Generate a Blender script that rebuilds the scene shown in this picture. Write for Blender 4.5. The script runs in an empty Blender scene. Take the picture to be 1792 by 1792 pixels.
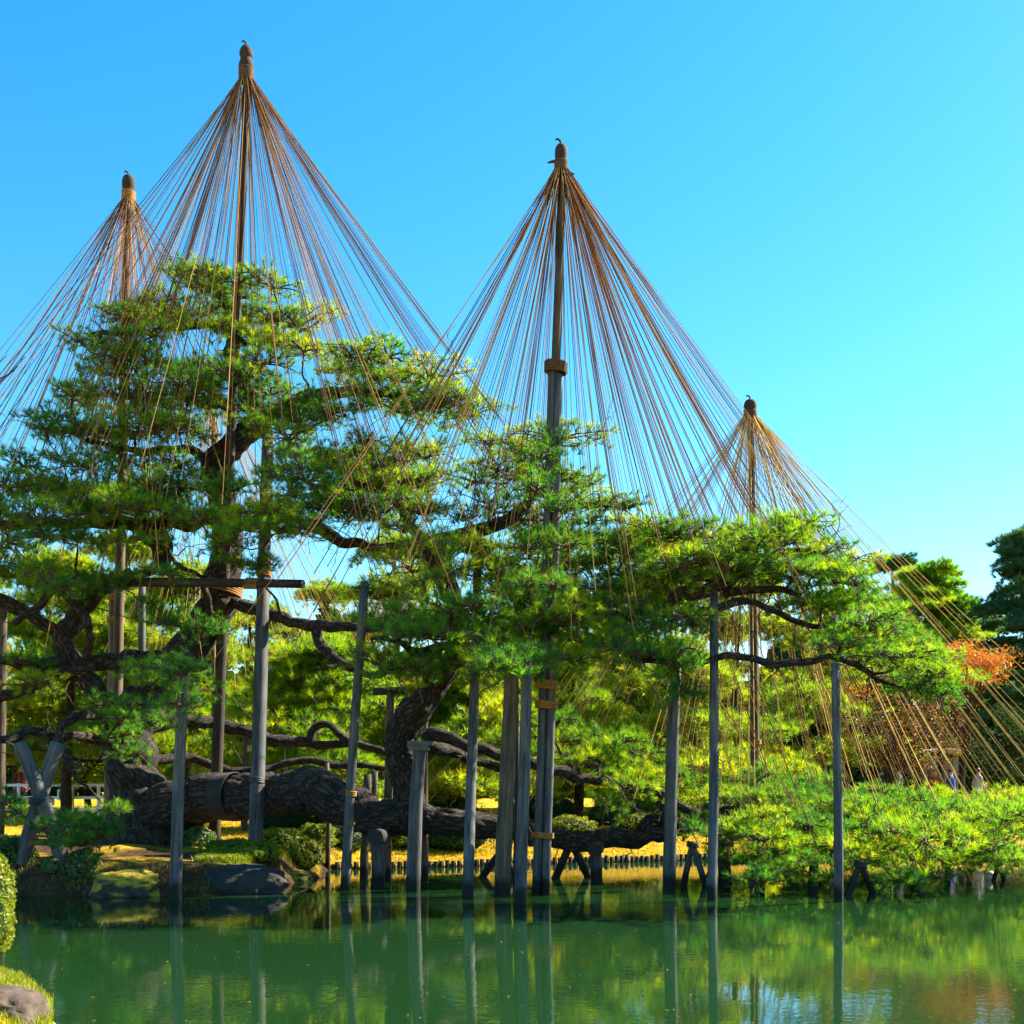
import bpy, math, random
import numpy as np
from mathutils import Vector, Matrix, noise

random.seed(7)
RNG = np.random.default_rng(7)
SC = bpy.context.scene
COL = SC.collection
R = math.radians

# ------------------------------------------------------------------ camera
H, F, VH = 1.9, 2000.0, 1372.0          # eye height above the pond, focal length and horizon row in photo pixels
cam_d = bpy.data.cameras.new('camera')
cam_d.sensor_width = 36.0
cam_d.lens = 36.0 * F / 1792.0
cam_d.shift_y = (VH - 896.0) / 1792.0
cam_d.clip_start = 0.1
cam_d.clip_end = 5000.0
cam = bpy.data.objects.new('camera', cam_d)
cam.location = (0, 0, H)
cam.rotation_euler = (R(90), 0, 0)
COL.objects.link(cam)
SC.camera = cam

# ------------------------------------------------------------------ light
SUN_AZ, SUN_EL = 64.0, 37.0               # degrees right of the view direction, above the horizon
world = bpy.data.worlds.new('World')
SC.world = world
world.use_nodes = True
wt = world.node_tree
wt.nodes.clear()
sky = wt.nodes.new('ShaderNodeTexSky')
sky.sky_type = 'NISHITA'
sky.sun_disc = False
sky.sun_elevation = R(SUN_EL)
sky.sun_rotation = R(SUN_AZ)
sky.altitude = 50
sky.air_density = 1.0
sky.dust_density = 0.2
sky.ozone_density = 2.2
hs = wt.nodes.new('ShaderNodeHueSaturation')
hs.inputs['Hue'].default_value = 0.485
hs.inputs['Saturation'].default_value = 1.40
hs.inputs['Value'].default_value = 1.0
bg = wt.nodes.new('ShaderNodeBackground')
bg.inputs['Strength'].default_value = 0.077
wo = wt.nodes.new('ShaderNodeOutputWorld')
wt.links.new(sky.outputs[0], hs.inputs['Color'])
wt.links.new(hs.outputs[0], bg.inputs[0])
wt.links.new(bg.outputs[0], wo.inputs[0])

sun_d = bpy.data.lights.new('sun', 'SUN')
sun_d.energy = 5.0
sun_d.angle = R(0.5)
sun_d.color = (1.0, 0.90, 0.72)
sun = bpy.data.objects.new('sun', sun_d)
sd = Vector((math.sin(R(SUN_AZ)) * math.cos(R(SUN_EL)), math.cos(R(SUN_AZ)) * math.cos(R(SUN_EL)), math.sin(R(SUN_EL))))
sun.rotation_euler = sd.to_track_quat('Z', 'Y').to_euler()
sun.location = sd * 60
COL.objects.link(sun)

SC.view_settings.view_transform = 'Standard'
SC.view_settings.look = 'None'
SC.view_settings.exposure = 2.0
SC.view_settings.gamma = 1.0
SC.cycles.use_denoising = True
SC.cycles.max_bounces = 4
SC.cycles.diffuse_bounces = 2
SC.cycles.transmission_bounces = 3
SC.cycles.glossy_bounces = 3
SC.cycles.use_adaptive_sampling = True
SC.cycles.adaptive_threshold = 0.03
SC.cycles.sample_clamp_indirect = 6.0


# ------------------------------------------------------------------ helpers
def P(u, v, D):
    """the point seen at photo pixel (u, v) standing D metres away"""
    return Vector(((u - 896.0) / F * D, D, H + (VH - v) / F * D))


def px(w, D):
    return w * D / F


def water_D(v):
    return H * F / (v - VH)


def tag(o, label=None, cat=None, group=None, kind=None):
    if label: o['label'] = label
    if cat: o['category'] = cat
    if group: o['group'] = group
    if kind: o['kind'] = kind
    return o


def empty(name, loc, label=None, cat=None, group=None):
    o = bpy.data.objects.new(name, None)
    o.empty_display_size = 0.2
    o.location = loc
    COL.objects.link(o)
    return tag(o, label, cat, group)


def link(name, me, parent=None, loc=(0, 0, 0), rot=(0, 0, 0), scale=(1, 1, 1)):
    o = bpy.data.objects.new(name, me)
    o.location = loc
    o.rotation_euler = rot
    o.scale = scale
    COL.objects.link(o)
    if parent is not None:
        o.parent = parent
    return o


class MB:
    """collects verts and faces in world space, builds ONE mesh"""
    def __init__(self):
        self.v, self.f, self.m, self.bc = [], [], [], None

    def add(self, vs, fs, mi=0):
        n = len(self.v)
        self.v += [tuple(p) for p in vs]
        self.f += [tuple(i + n for i in q) for q in fs]
        self.m += [mi] * len(fs)

    def box(self, c, s, rz=0.0, mi=0):
        hx, hy, hz = s[0] / 2, s[1] / 2, s[2] / 2
        ca, sa = math.cos(rz), math.sin(rz)
        vs = []
        for z in (-hz, hz):
            for x, y in ((-hx, -hy), (hx, -hy), (hx, hy), (-hx, hy)):
                vs.append((c[0] + x * ca - y * sa, c[1] + x * sa + y * ca, c[2] + z))
        self.add(vs, [(3, 2, 1, 0), (4, 5, 6, 7), (0, 1, 5, 4), (1, 2, 6, 5), (2, 3, 7, 6), (3, 0, 4, 7)], mi)

    def tube(self, pts, rad, sides=8, cap=True, mi=0, rough=0.0, seed=0, twist=0.0):
        vs, fs = tube(pts, rad, sides, cap, rough, seed)
        self.add(vs, fs, mi)

    def build(self, name, mat, parent=None, smooth=True, origin=None):
        if origin is None:
            origin = parent.location if parent is not None else Vector((0, 0, 0))
        origin = Vector(origin)
        me = bpy.data.meshes.new(name)
        me.from_pydata([(a[0] - origin.x, a[1] - origin.y, a[2] - origin.z) for a in self.v], [], self.f)
        mats = mat if isinstance(mat, (list, tuple)) else [mat]
        for m in mats:
            me.materials.append(m)
        if len(mats) > 1:
            me.polygons.foreach_set('material_index', self.m)
        if smooth:
            me.polygons.foreach_set('use_smooth', [len(q) <= 4 for q in self.f])
        if self.bc is not None:
            at = me.attributes.new('bark_co', 'FLOAT_VECTOR', 'POINT')
            at.data.foreach_set('vector', np.array(self.bc, np.float32).ravel())
        me.update()
        return link(name, me, parent, (0, 0, 0) if parent is not None else origin)


def spline(pts, n):
    """Catmull-Rom through pts (any tuple length), n samples a span"""
    A = np.array(pts, float)
    out = []
    for i in range(len(A) - 1):
        p0 = A[max(i - 1, 0)]; p1 = A[i]; p2 = A[i + 1]; p3 = A[min(i + 2, len(A) - 1)]
        for k in range(n):
            t = k / n
            out.append(0.5 * ((2 * p1) + (-p0 + p2) * t + (2 * p0 - 5 * p1 + 4 * p2 - p3) * t * t + (-p0 + 3 * p1 - 3 * p2 + p3) * t ** 3))
    out.append(A[-1])
    return np.array(out)


def tube(pts, rad, sides=8, cap=True, rough=0.0, seed=0):
    pts = [Vector(p) for p in pts]
    n = len(pts)
    if not hasattr(rad, '__len__'):
        rad = [rad] * n
    vs, fs = [], []
    t = (pts[1] - pts[0]).normalized()
    a = t.orthogonal().normalized()
    run = 0.0
    for i in range(n):
        if i:
            run += (pts[i] - pts[i - 1]).length
        t2 = (pts[min(i + 1, n - 1)] - pts[max(i - 1, 0)])
        if t2.length > 1e-9:
            t2.normalize()
        else:
            t2 = t
        a = (a - t2 * a.dot(t2))
        a = a.normalized() if a.length > 1e-6 else t2.orthogonal().normalized()
        b = t2.cross(a)
        t = t2
        for k in range(sides):
            an = 2 * math.pi * k / sides
            d = a * math.cos(an) + b * math.sin(an)
            r = rad[i]
            if rough:
                q = pts[i] + d * r
                r *= 1 + rough * noise.noise((q * 2.2) + Vector((seed, 0, 0))) + 0.6 * rough * noise.noise((q * 6.0) + Vector((0, seed, 0)))
                if sides >= 30:      # plates and furrows of old bark, running along the limb
                    c = Vector((math.cos(an) * rad[i] * 9, math.sin(an) * rad[i] * 9, run * 2.6 + seed))
                    r += 0.045 * (0.5 - abs(noise.noise(c))) + 0.02 * noise.noise(c * 2.7)
            vs.append(pts[i] + d * r)
    for i in range(n - 1):
        for k in range(sides):
            k2 = (k + 1) % sides
            fs.append((i * sides + k, i * sides + k2, (i + 1) * sides + k2, (i + 1) * sides + k))
    if cap:
        fs.append(tuple(reversed(range(sides))))
        fs.append(tuple((n - 1) * sides + k for k in range(sides)))
    return vs, fs


def bark_coords(pts, rad, sides, seed=0.0):
    """coordinates on the straightened limb, so that the fissures run along it"""
    out, L = [], seed * 3.1
    for i, p in enumerate(pts):
        if i:
            L += (Vector(pts[i]) - Vector(pts[i - 1])).length
        for k in range(sides):
            an = 2 * math.pi * k / sides
            out.append((math.cos(an) * rad[i], math.sin(an) * rad[i], L))
    return out


def np_mesh(name, co, tris, mats, mat_idx=None, tint=None):
    me = bpy.data.meshes.new(name)
    n, m = len(co), len(tris)
    me.vertices.add(n)
    me.vertices.foreach_set('co', np.ascontiguousarray(co, np.float32).ravel())
    me.loops.add(3 * m)
    me.loops.foreach_set('vertex_index', np.ascontiguousarray(tris, np.int32).ravel())
    me.polygons.add(m)
    me.polygons.foreach_set('loop_start', np.arange(0, 3 * m, 3, dtype=np.int32))
    for mt in mats:
        me.materials.append(mt)
    if mat_idx is not None:
        me.polygons.foreach_set('material_index', np.ascontiguousarray(mat_idx, np.int32))
    if tint is not None:
        ca = me.color_attributes.new('tint', 'FLOAT_COLOR', 'POINT')
        c4 = np.ones((n, 4), np.float32)
        c4[:, 0] = tint; c4[:, 1] = tint; c4[:, 2] = tint
        ca.data.foreach_set('color', c4.ravel())
    me.update(calc_edges=True)
    return me


def unit(a):
    return a / np.maximum(np.linalg.norm(a, axis=-1, keepdims=True), 1e-9)


# ------------------------------------------------------------------ materials
def nt(name):
    m = bpy.data.materials.new(name)
    m.use_nodes = True
    t = m.node_tree
    t.nodes.clear()
    out = t.nodes.new('ShaderNodeOutputMaterial')
    return m, t, out


def N(t, typ, **kw):
    n = t.nodes.new(typ)
    for k, v in kw.items():
        if k.startswith('_'):
            setattr(n, k[1:], v)
        else:
            n.inputs[k.replace('__', ' ')].default_value = v
    return n


def ramp(t, fac, stops):
    r = t.nodes.new('ShaderNodeValToRGB')
    cr = r.color_ramp
    while len(cr.elements) < len(stops):
        cr.elements.new(0.5)
    for e, (p, c) in zip(cr.elements, stops):
        e.position = p
        e.color = (c[0], c[1], c[2], 1)
    t.links.new(fac, r.inputs[0])
    return r.outputs[0]


def leaf_material(name, stops, trans_gain=(1.6, 1.5, 0.6), trans=0.42, rough=0.5, obj_w=0.5, spec=0.35):
    m, t, out = nt(name)
    at = N(t, 'ShaderNodeAttribute', _attribute_name='tint')
    oi = N(t, 'ShaderNodeObjectInfo')
    a = N(t, 'ShaderNodeMath', _operation='MULTIPLY'); a.inputs[1].default_value = 1 - obj_w
    b = N(t, 'ShaderNodeMath', _operation='MULTIPLY_ADD'); b.inputs[1].default_value = obj_w
    t.links.new(at.outputs['Fac'], a.inputs[0])
    t.links.new(oi.outputs['Random'], b.inputs[0])
    t.links.new(a.outputs[0], b.inputs[2])
    col = ramp(t, b.outputs[0], stops)
    pb = N(t, 'ShaderNodeBsdfPrincipled', Roughness=rough)
    pb.inputs['Specular IOR Level'].default_value = spec
    t.links.new(col, pb.inputs['Base Color'])
    mul = N(t, 'ShaderNodeMix', _data_type='RGBA', _blend_type='MULTIPLY')
    mul.inputs[0].default_value = 1.0
    mul.inputs[7].default_value = (*trans_gain, 1)
    t.links.new(col, mul.inputs[6])
    tr = N(t, 'ShaderNodeBsdfTranslucent')
    t.links.new(mul.outputs[2], tr.inputs[0])
    mx = N(t, 'ShaderNodeMixShader'); mx.inputs[0].default_value = trans
    t.links.new(pb.outputs[0], mx.inputs[1]); t.links.new(tr.outputs[0], mx.inputs[2])
    t.links.new(mx.outputs[0], out.inputs[0])
    return m


def solid(name, c, rough=0.6, var=0.15, scale=6.0, bump=0.0, bscale=30.0, metallic=0.0):
    m, t, out = nt(name)
    tc = N(t, 'ShaderNodeTexCoord')
    nz = N(t, 'ShaderNodeTexNoise', Scale=scale, Detail=4.0)
    t.links.new(tc.outputs['Object'], nz.inputs['Vector'])
    col = ramp(t, nz.outputs[0], [(0.3, [x * (1 - var) for x in c]), (0.7, [min(1, x * (1 + var)) for x in c])])
    pb = N(t, 'ShaderNodeBsdfPrincipled', Roughness=rough, Metallic=metallic)
    t.links.new(col, pb.inputs['Base Color'])
    if bump:
        n2 = N(t, 'ShaderNodeTexNoise', Scale=bscale, Detail=5.0)
        t.links.new(tc.outputs['Object'], n2.inputs['Vector'])
        bp = N(t, 'ShaderNodeBump', Strength=bump, Distance=0.02)
        t.links.new(n2.outputs[0], bp.inputs['Height'])
        t.links.new(bp.outputs[0], pb.inputs['Normal'])
    t.links.new(pb.outputs[0], out.inputs[0])
    return m


def bark_material(name, dark, light, scale=7.0, depth=0.05):
    """long fissured plates that follow the limb"""
    m, t, out = nt(name)
    at = N(t, 'ShaderNodeAttribute', _attribute_name='bark_co')
    nz = N(t, 'ShaderNodeTexNoise', Scale=5.0, Detail=6.0, Roughness=0.7)
    t.links.new(at.outputs['Vector'], nz.inputs['Vector'])
    wr = N(t, 'ShaderNodeVectorMath', _operation='MULTIPLY_ADD')
    wr.inputs[1].default_value = (0.22, 0.22, 0.22)
    t.links.new(nz.outputs['Color'], wr.inputs[0]); t.links.new(at.outputs['Vector'], wr.inputs[2])
    mp = N(t, 'ShaderNodeMapping'); mp.inputs['Scale'].default_value = (1.0, 1.0, 0.30)
    t.links.new(wr.outputs[0], mp.inputs[0])
    vo = N(t, 'ShaderNodeTexVoronoi', _feature='DISTANCE_TO_EDGE', Scale=scale * 2.2)
    nf = N(t, 'ShaderNodeTexNoise', Scale=scale * 5, Detail=6.0, Roughness=0.75)
    t.links.new(mp.outputs[0], vo.inputs['Vector']); t.links.new(mp.outputs[0], nf.inputs['Vector'])
    mr = N(t, 'ShaderNodeMapRange'); mr.inputs[1].default_value = 0.0; mr.inputs[2].default_value = 0.25
    t.links.new(vo.outputs[0], mr.inputs[0])
    h = N(t, 'ShaderNodeMath', _operation='MULTIPLY_ADD'); h.inputs[1].default_value = 0.35
    t.links.new(mr.outputs[0], h.inputs[0]); t.links.new(nf.outputs[0], h.inputs[2])
    col = ramp(t, h.outputs[0], [(0.38, [x * 0.55 for x in dark]), (0.62, dark), (0.95, light)])
    pb = N(t, 'ShaderNodeBsdfPrincipled', Roughness=0.85)
    pb.inputs['Specular IOR Level'].default_value = 0.25
    bp = N(t, 'ShaderNodeBump', Strength=1.0, Distance=depth)
    t.links.new(h.outputs[0], bp.inputs['Height'])
    t.links.new(bp.outputs[0], pb.inputs['Normal'])
    t.links.new(col, pb.inputs['Base Color'])
    t.links.new(pb.outputs[0], out.inputs[0])
    return m


def post_material(name, base, wet=True):
    """weathered timber: grain along Z, cracks, and the black water stain at the pond line"""
    m, t, out = nt(name)
    tc = N(t, 'ShaderNodeTexCoord')
    oi = N(t, 'ShaderNodeObjectInfo')
    mp = N(t, 'ShaderNodeMapping'); mp.inputs['Scale'].default_value = (15, 15, 1.2)
    off = N(t, 'ShaderNodeVectorMath', _operation='ADD')
    at = N(t, 'ShaderNodeAttribute', _attribute_name='bark_co')
    sc_ = N(t, 'ShaderNodeMath', _operation='MULTIPLY'); sc_.inputs[1].default_value = 40.0
    t.links.new(oi.outputs['Random'], sc_.inputs[0])
    t.links.new(at.outputs['Vector'], off.inputs[0]); t.links.new(sc_.outputs[0], off.inputs[1])
    t.links.new(off.outputs[0], mp.inputs[0])
    nz = N(t, 'ShaderNodeTexNoise', Scale=1.0, Detail=9.0, Roughness=0.72, Distortion=0.6)
    t.links.new(mp.outputs[0], nz.inputs['Vector'])
    n2 = N(t, 'ShaderNodeTexNoise', Scale=1.7, Detail=3.0)
    t.links.new(off.outputs[0], n2.inputs['Vector'])
    col = ramp(t, nz.outputs[0], [(0.34, [x * 0.22 for x in base]), (0.47, [x * 0.75 for x in base]), (0.66, [min(1, x * 1.55) for x in base])])
    col2 = ramp(t, n2.outputs[0], [(0.3, (0.62, 0.66, 0.72)), (0.7, (1.12, 1.03, 0.92))])
    mul = N(t, 'ShaderNodeMix', _data_type='RGBA', _blend_type='MULTIPLY'); mul.inputs[0].default_value = 1.0
    t.links.new(col, mul.inputs[6]); t.links.new(col2, mul.inputs[7])
    tone = N(t, 'ShaderNodeMapRange'); tone.inputs[3].default_value = 0.7; tone.inputs[4].default_value = 1.2
    t.links.new(oi.outputs['Random'], tone.inputs[0])
    mul2 = N(t, 'ShaderNodeVectorMath', _operation='SCALE')
    t.links.new(mul.outputs[2], mul2.inputs[0]); t.links.new(tone.outputs[0], mul2.inputs['Scale'])
    last = mul2.outputs[0]
    pb = N(t, 'ShaderNodeBsdfPrincipled', Roughness=0.75)
    pb.inputs['Specular IOR Level'].default_value = 0.3
    if wet:
        ge = N(t, 'ShaderNodeNewGeometry')
        sp = N(t, 'ShaderNodeSeparateXYZ'); t.links.new(ge.outputs['Position'], sp.inputs[0])
        ad = N(t, 'ShaderNodeMath', _operation='MULTIPLY_ADD'); ad.inputs[1].default_value = -0.52
        t.links.new(nz.outputs[0], ad.inputs[0]); t.links.new(sp.outputs[2], ad.inputs[2])
        mr = N(t, 'ShaderNodeMapRange'); mr.inputs[1].default_value = -0.06; mr.inputs[2].default_value = 0.06
        t.links.new(ad.outputs[0], mr.inputs[0])
        mx = N(t, 'ShaderNodeMix', _data_type='RGBA')
        mx.inputs[6].default_value = (0.008, 0.009, 0.008, 1)
        t.links.new(mr.outputs[0], mx.inputs[0]); t.links.new(last, mx.inputs[7])
        last = mx.outputs[2]
    t.links.new(last, pb.inputs['Base Color'])
    bp = N(t, 'ShaderNodeBump', Strength=0.5, Distance=0.015)
    t.links.new(nz.outputs[0], bp.inputs['Height']); t.links.new(bp.outputs[0], pb.inputs['Normal'])
    t.links.new(pb.outputs[0], out.inputs[0])
    return m


M = {}
M['needle'] = leaf_material('pine_needles', [(0.0, (0.025, 0.125, 0.040)), (0.3, (0.060, 0.20, 0.025)), (0.6, (0.16, 0.30, 0.012)), (0.95, (0.36, 0.40, 0.010)), (1.0, (0.40, 0.20, 0.03))], trans=0.6, trans_gain=(1.9, 1.7, 0.5))
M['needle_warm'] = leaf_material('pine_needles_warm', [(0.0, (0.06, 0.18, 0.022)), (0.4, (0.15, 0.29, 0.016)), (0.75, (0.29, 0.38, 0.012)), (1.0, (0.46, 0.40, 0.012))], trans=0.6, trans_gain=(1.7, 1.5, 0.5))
M['needle_far'] = leaf_material('pine_needles_far', [(0.0, (0.016, 0.075, 0.050)), (0.5, (0.04, 0.14, 0.055)), (1.0, (0.10, 0.21, 0.03))], trans=0.3)
M['twig'] = solid('twig_bark', (0.075, 0.045, 0.030), rough=0.9)
M['bark'] = bark_material('pine_bark', (0.024, 0.018, 0.015), (0.105, 0.078, 0.062), scale=6.0)
M['bark_far'] = bark_material('far_bark', (0.035, 0.022, 0.015), (0.09, 0.055, 0.034), scale=9)
M['post'] = post_material('weathered_post', (0.085, 0.092, 0.098))
M['post_dark'] = post_material('dark_timber', (0.045, 0.038, 0.032))
M['post_warm'] = post_material('brown_timber', (0.115, 0.085, 0.055))
M['beam'] = post_material('lashed_beam', (0.035, 0.025, 0.018), wet=False)
def rope_material(name, stops):
    m, t, out = nt(name)
    oi = N(t, 'ShaderNodeObjectInfo'); tc = N(t, 'ShaderNodeTexCoord')
    nz = N(t, 'ShaderNodeTexNoise', Scale=9.0, Detail=4.0)
    t.links.new(tc.outputs['Object'], nz.inputs['Vector'])
    ad = N(t, 'ShaderNodeMath', _operation='MULTIPLY_ADD'); ad.inputs[1].default_value = 0.35
    t.links.new(nz.outputs[0], ad.inputs[0]); t.links.new(oi.outputs['Random'], ad.inputs[2])
    col = ramp(t, ad.outputs[0], stops)
    pb = N(t, 'ShaderNodeBsdfPrincipled', Roughness=0.85)
    t.links.new(col, pb.inputs['Base Color'])
    t.links.new(pb.outputs[0], out.inputs[0])
    return m


M['rope'] = rope_material('brown_straw_rope', [(0.1, (0.045, 0.024, 0.024)), (0.5, (0.14, 0.048, 0.020)), (0.8, (0.26, 0.10, 0.022)), (1.0, (0.45, 0.24, 0.05))])
M['rope_sunlit'] = rope_material('sunlit_straw_rope', [(0.1, (0.22, 0.10, 0.025)), (0.5, (0.42, 0.22, 0.04)), (1.0, (0.62, 0.40, 0.09))])  # sunlight on the right and background cones' ropes painted in as brighter straw
M['plain_timber'] = solid('grey_cap_timber', (0.075, 0.08, 0.085), rough=0.8, var=0.4, scale=9, bump=0.6, bscale=30)
M['plain_dark'] = solid('dark_cap_timber', (0.022, 0.018, 0.015), rough=0.85, var=0.4, scale=9, bump=0.6, bscale=30)
M['straw'] = solid('straw_rope', (0.42, 0.20, 0.042), rough=0.8, var=0.55, scale=3.0, bump=0.4, bscale=80)
M['straw_dark'] = solid('old_straw', (0.032, 0.019, 0.011), rough=0.9, var=0.4, scale=20.0, bump=0.5, bscale=60)
M['dark_straw_rope'] = solid('dark_straw_rope', (0.075, 0.036, 0.012), rough=0.85, var=0.4, scale=14, bump=0.6, bscale=60)
M['band'] = solid('palm_fibre_band', (0.26, 0.11, 0.012), rough=0.8, var=0.3, scale=12, bump=0.6, bscale=60)
M['wrap'] = solid('old_bark_wrap', (0.030, 0.024, 0.020), rough=0.9, var=0.3, scale=10, bump=0.6, bscale=50)
M['wire'] = solid('black_binding', (0.02, 0.02, 0.022), rough=0.6)
M['stone'] = solid('pond_stone', (0.075, 0.052, 0.036), rough=0.9, var=0.4, scale=4, bump=0.8, bscale=18)
M['dark_stone'] = solid('wet_dark_stone', (0.022, 0.018, 0.014), rough=0.8, var=0.5, scale=5, bump=1.0, bscale=14)
M['white_paint'] = solid('white_paint', (0.78, 0.78, 0.76), rough=0.5, var=0.05)
M['shrub'] = leaf_material('clipped_leaf', [(0.0, (0.020, 0.075, 0.018)), (0.5, (0.05, 0.12, 0.015)), (1.0, (0.16, 0.20, 0.02))], trans=0.3, obj_w=0.15, spec=0.6)
M['shrub_gold'] = leaf_material('sunny_leaf', [(0.0, (0.07, 0.14, 0.010)), (0.5, (0.17, 0.22, 0.012)), (0.85, (0.32, 0.27, 0.015)), (1.0, (0.42, 0.17, 0.02))], trans=0.35, obj_w=0.1)
M['maple'] = leaf_material('maple_leaf', [(0.0, (0.26, 0.06, 0.010)), (0.5, (0.46, 0.16, 0.010)), (1.0, (0.50, 0.28, 0.012))], trans_gain=(1.3, 1.1, 0.6), obj_w=0.1)
M['russet'] = leaf_material('russet_leaf', [(0.0, (0.05, 0.025, 0.012)), (0.5, (0.14, 0.06, 0.012)), (0.8, (0.30, 0.12, 0.012)), (1.0, (0.45, 0.28, 0.012))], trans_gain=(1.2, 1.1, 0.6), obj_w=0.1)
M['yellow'] = leaf_material('yellow_leaf', [(0.0, (0.16, 0.18, 0.010)), (0.5, (0.42, 0.30, 0.012)), (1.0, (0.60, 0.36, 0.012))], trans_gain=(1.2, 1.1, 0.6), obj_w=0.1)
M['lime'] = leaf_material('lime_leaf', [(0.0, (0.06, 0.13, 0.012)), (0.5, (0.15, 0.23, 0.012)), (1.0, (0.34, 0.33, 0.012))], obj_w=0.2)
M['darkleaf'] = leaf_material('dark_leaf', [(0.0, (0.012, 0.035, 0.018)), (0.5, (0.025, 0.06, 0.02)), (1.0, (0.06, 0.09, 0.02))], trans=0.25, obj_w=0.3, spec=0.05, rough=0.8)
M['grass'] = leaf_material('grass_blade', [(0.0, (0.06, 0.14, 0.012)), (0.5, (0.16, 0.24, 0.012)), (1.0, (0.40, 0.34, 0.02))], obj_w=0.2)


def ground_material():
    m, t, out = nt('moss_ground')
    tc = N(t, 'ShaderNodeTexCoord')
    n1 = N(t, 'ShaderNodeTexNoise', Scale=0.55, Detail=5.0)
    n2 = N(t, 'ShaderNodeTexNoise', Scale=5.0, Detail=6.0, Roughness=0.7)
    n3 = N(t, 'ShaderNodeTexNoise', Scale=26.0, Detail=4.0)
    for n in (n1, n2, n3):
        t.links.new(tc.outputs['Object'], n.inputs['Vector'])
    gold = ramp(t, n2.outputs[0], [(0.3, (0.20, 0.15, 0.010)), (0.5, (0.46, 0.29, 0.012)), (0.72, (0.62, 0.42, 0.015))])
    earth = ramp(t, n2.outputs[0], [(0.3, (0.022, 0.014, 0.009)), (0.7, (0.11, 0.055, 0.026))])
    at = N(t, 'ShaderNodeAttribute', _attribute_name='tint')
    s = N(t, 'ShaderNodeMath', _operation='MULTIPLY_ADD'); s.inputs[1].default_value = 0.9
    t.links.new(n1.outputs[0], s.inputs[0]); t.links.new(at.outputs['Fac'], s.inputs[2])
    mr = N(t, 'ShaderNodeMapRange'); mr.inputs[1].default_value = 0.62; mr.inputs[2].default_value = 0.78
    t.links.new(s.outputs[0], mr.inputs[0])
    mx = N(t, 'ShaderNodeMix', _data_type='RGBA')
    t.links.new(mr.outputs[0], mx.inputs[0]); t.links.new(earth, mx.inputs[6]); t.links.new(gold, mx.inputs[7])
    pb = N(t, 'ShaderNodeBsdfPrincipled', Roughness=0.95)
    pb.inputs['Specular IOR Level'].default_value = 0.1
    t.links.new(mx.outputs[2], pb.inputs['Base Color'])
    ad = N(t, 'ShaderNodeMath', _operation='ADD')
    t.links.new(n2.outputs[0], ad.inputs[0]); t.links.new(n3.outputs[0], ad.inputs[1])
    bp = N(t, 'ShaderNodeBump', Strength=0.9, Distance=0.06)
    t.links.new(ad.outputs[0], bp.inputs['Height']); t.links.new(bp.outputs[0], pb.inputs['Normal'])
    t.links.new(pb.outputs[0], out.inputs[0])
    return m


M['ground'] = ground_material()


def moss_rock_material():
    m, t, out = nt('mossy_rock')
    tc = N(t, 'ShaderNodeTexCoord')
    ge = N(t, 'ShaderNodeNewGeometry')
    sp = N(t, 'ShaderNodeSeparateXYZ'); t.links.new(ge.outputs['Normal'], sp.inputs[0])
    n2 = N(t, 'ShaderNodeTexNoise', Scale=7.0, Detail=6.0)
    t.links.new(tc.outputs['Object'], n2.inputs['Vector'])
    ad = N(t, 'ShaderNodeMath', _operation='MULTIPLY_ADD'); ad.inputs[1].default_value = 0.9
    t.links.new(n2.outputs[0], ad.inputs[0]); t.links.new(sp.outputs[2], ad.inputs[2])
    mr = N(t, 'ShaderNodeMapRange'); mr.inputs[1].default_value = 0.55; mr.inputs[2].default_value = 0.85
    t.links.new(ad.outputs[0], mr.inputs[0])
    moss = ramp(t, n2.outputs[0], [(0.3, (0.14, 0.12, 0.010)), (0.65, (0.42, 0.30, 0.012))])
    rock = ramp(t, n2.outputs[0], [(0.3, (0.02, 0.016, 0.012)), (0.7, (0.09, 0.07, 0.05))])
    mx = N(t, 'ShaderNodeMix', _data_type='RGBA')
    t.links.new(mr.outputs[0], mx.inputs[0]); t.links.new(rock, mx.inputs[6]); t.links.new(moss, mx.inputs[7])
    pb = N(t, 'ShaderNodeBsdfPrincipled', Roughness=0.9)
    t.links.new(mx.outputs[2], pb.inputs['Base Color'])
    n3 = N(t, 'ShaderNodeTexNoise', Scale=30.0, Detail=5.0)
    t.links.new(tc.outputs['Object'], n3.inputs['Vector'])
    bp = N(t, 'ShaderNodeBump', Strength=1.0, Distance=0.03)
    t.links.new(n3.outputs[0], bp.inputs['Height']); t.links.new(bp.outputs[0], pb.inputs['Normal'])
    t.links.new(pb.outputs[0], out.inputs[0])
    return m


M['moss_rock'] = moss_rock_material()


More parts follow.
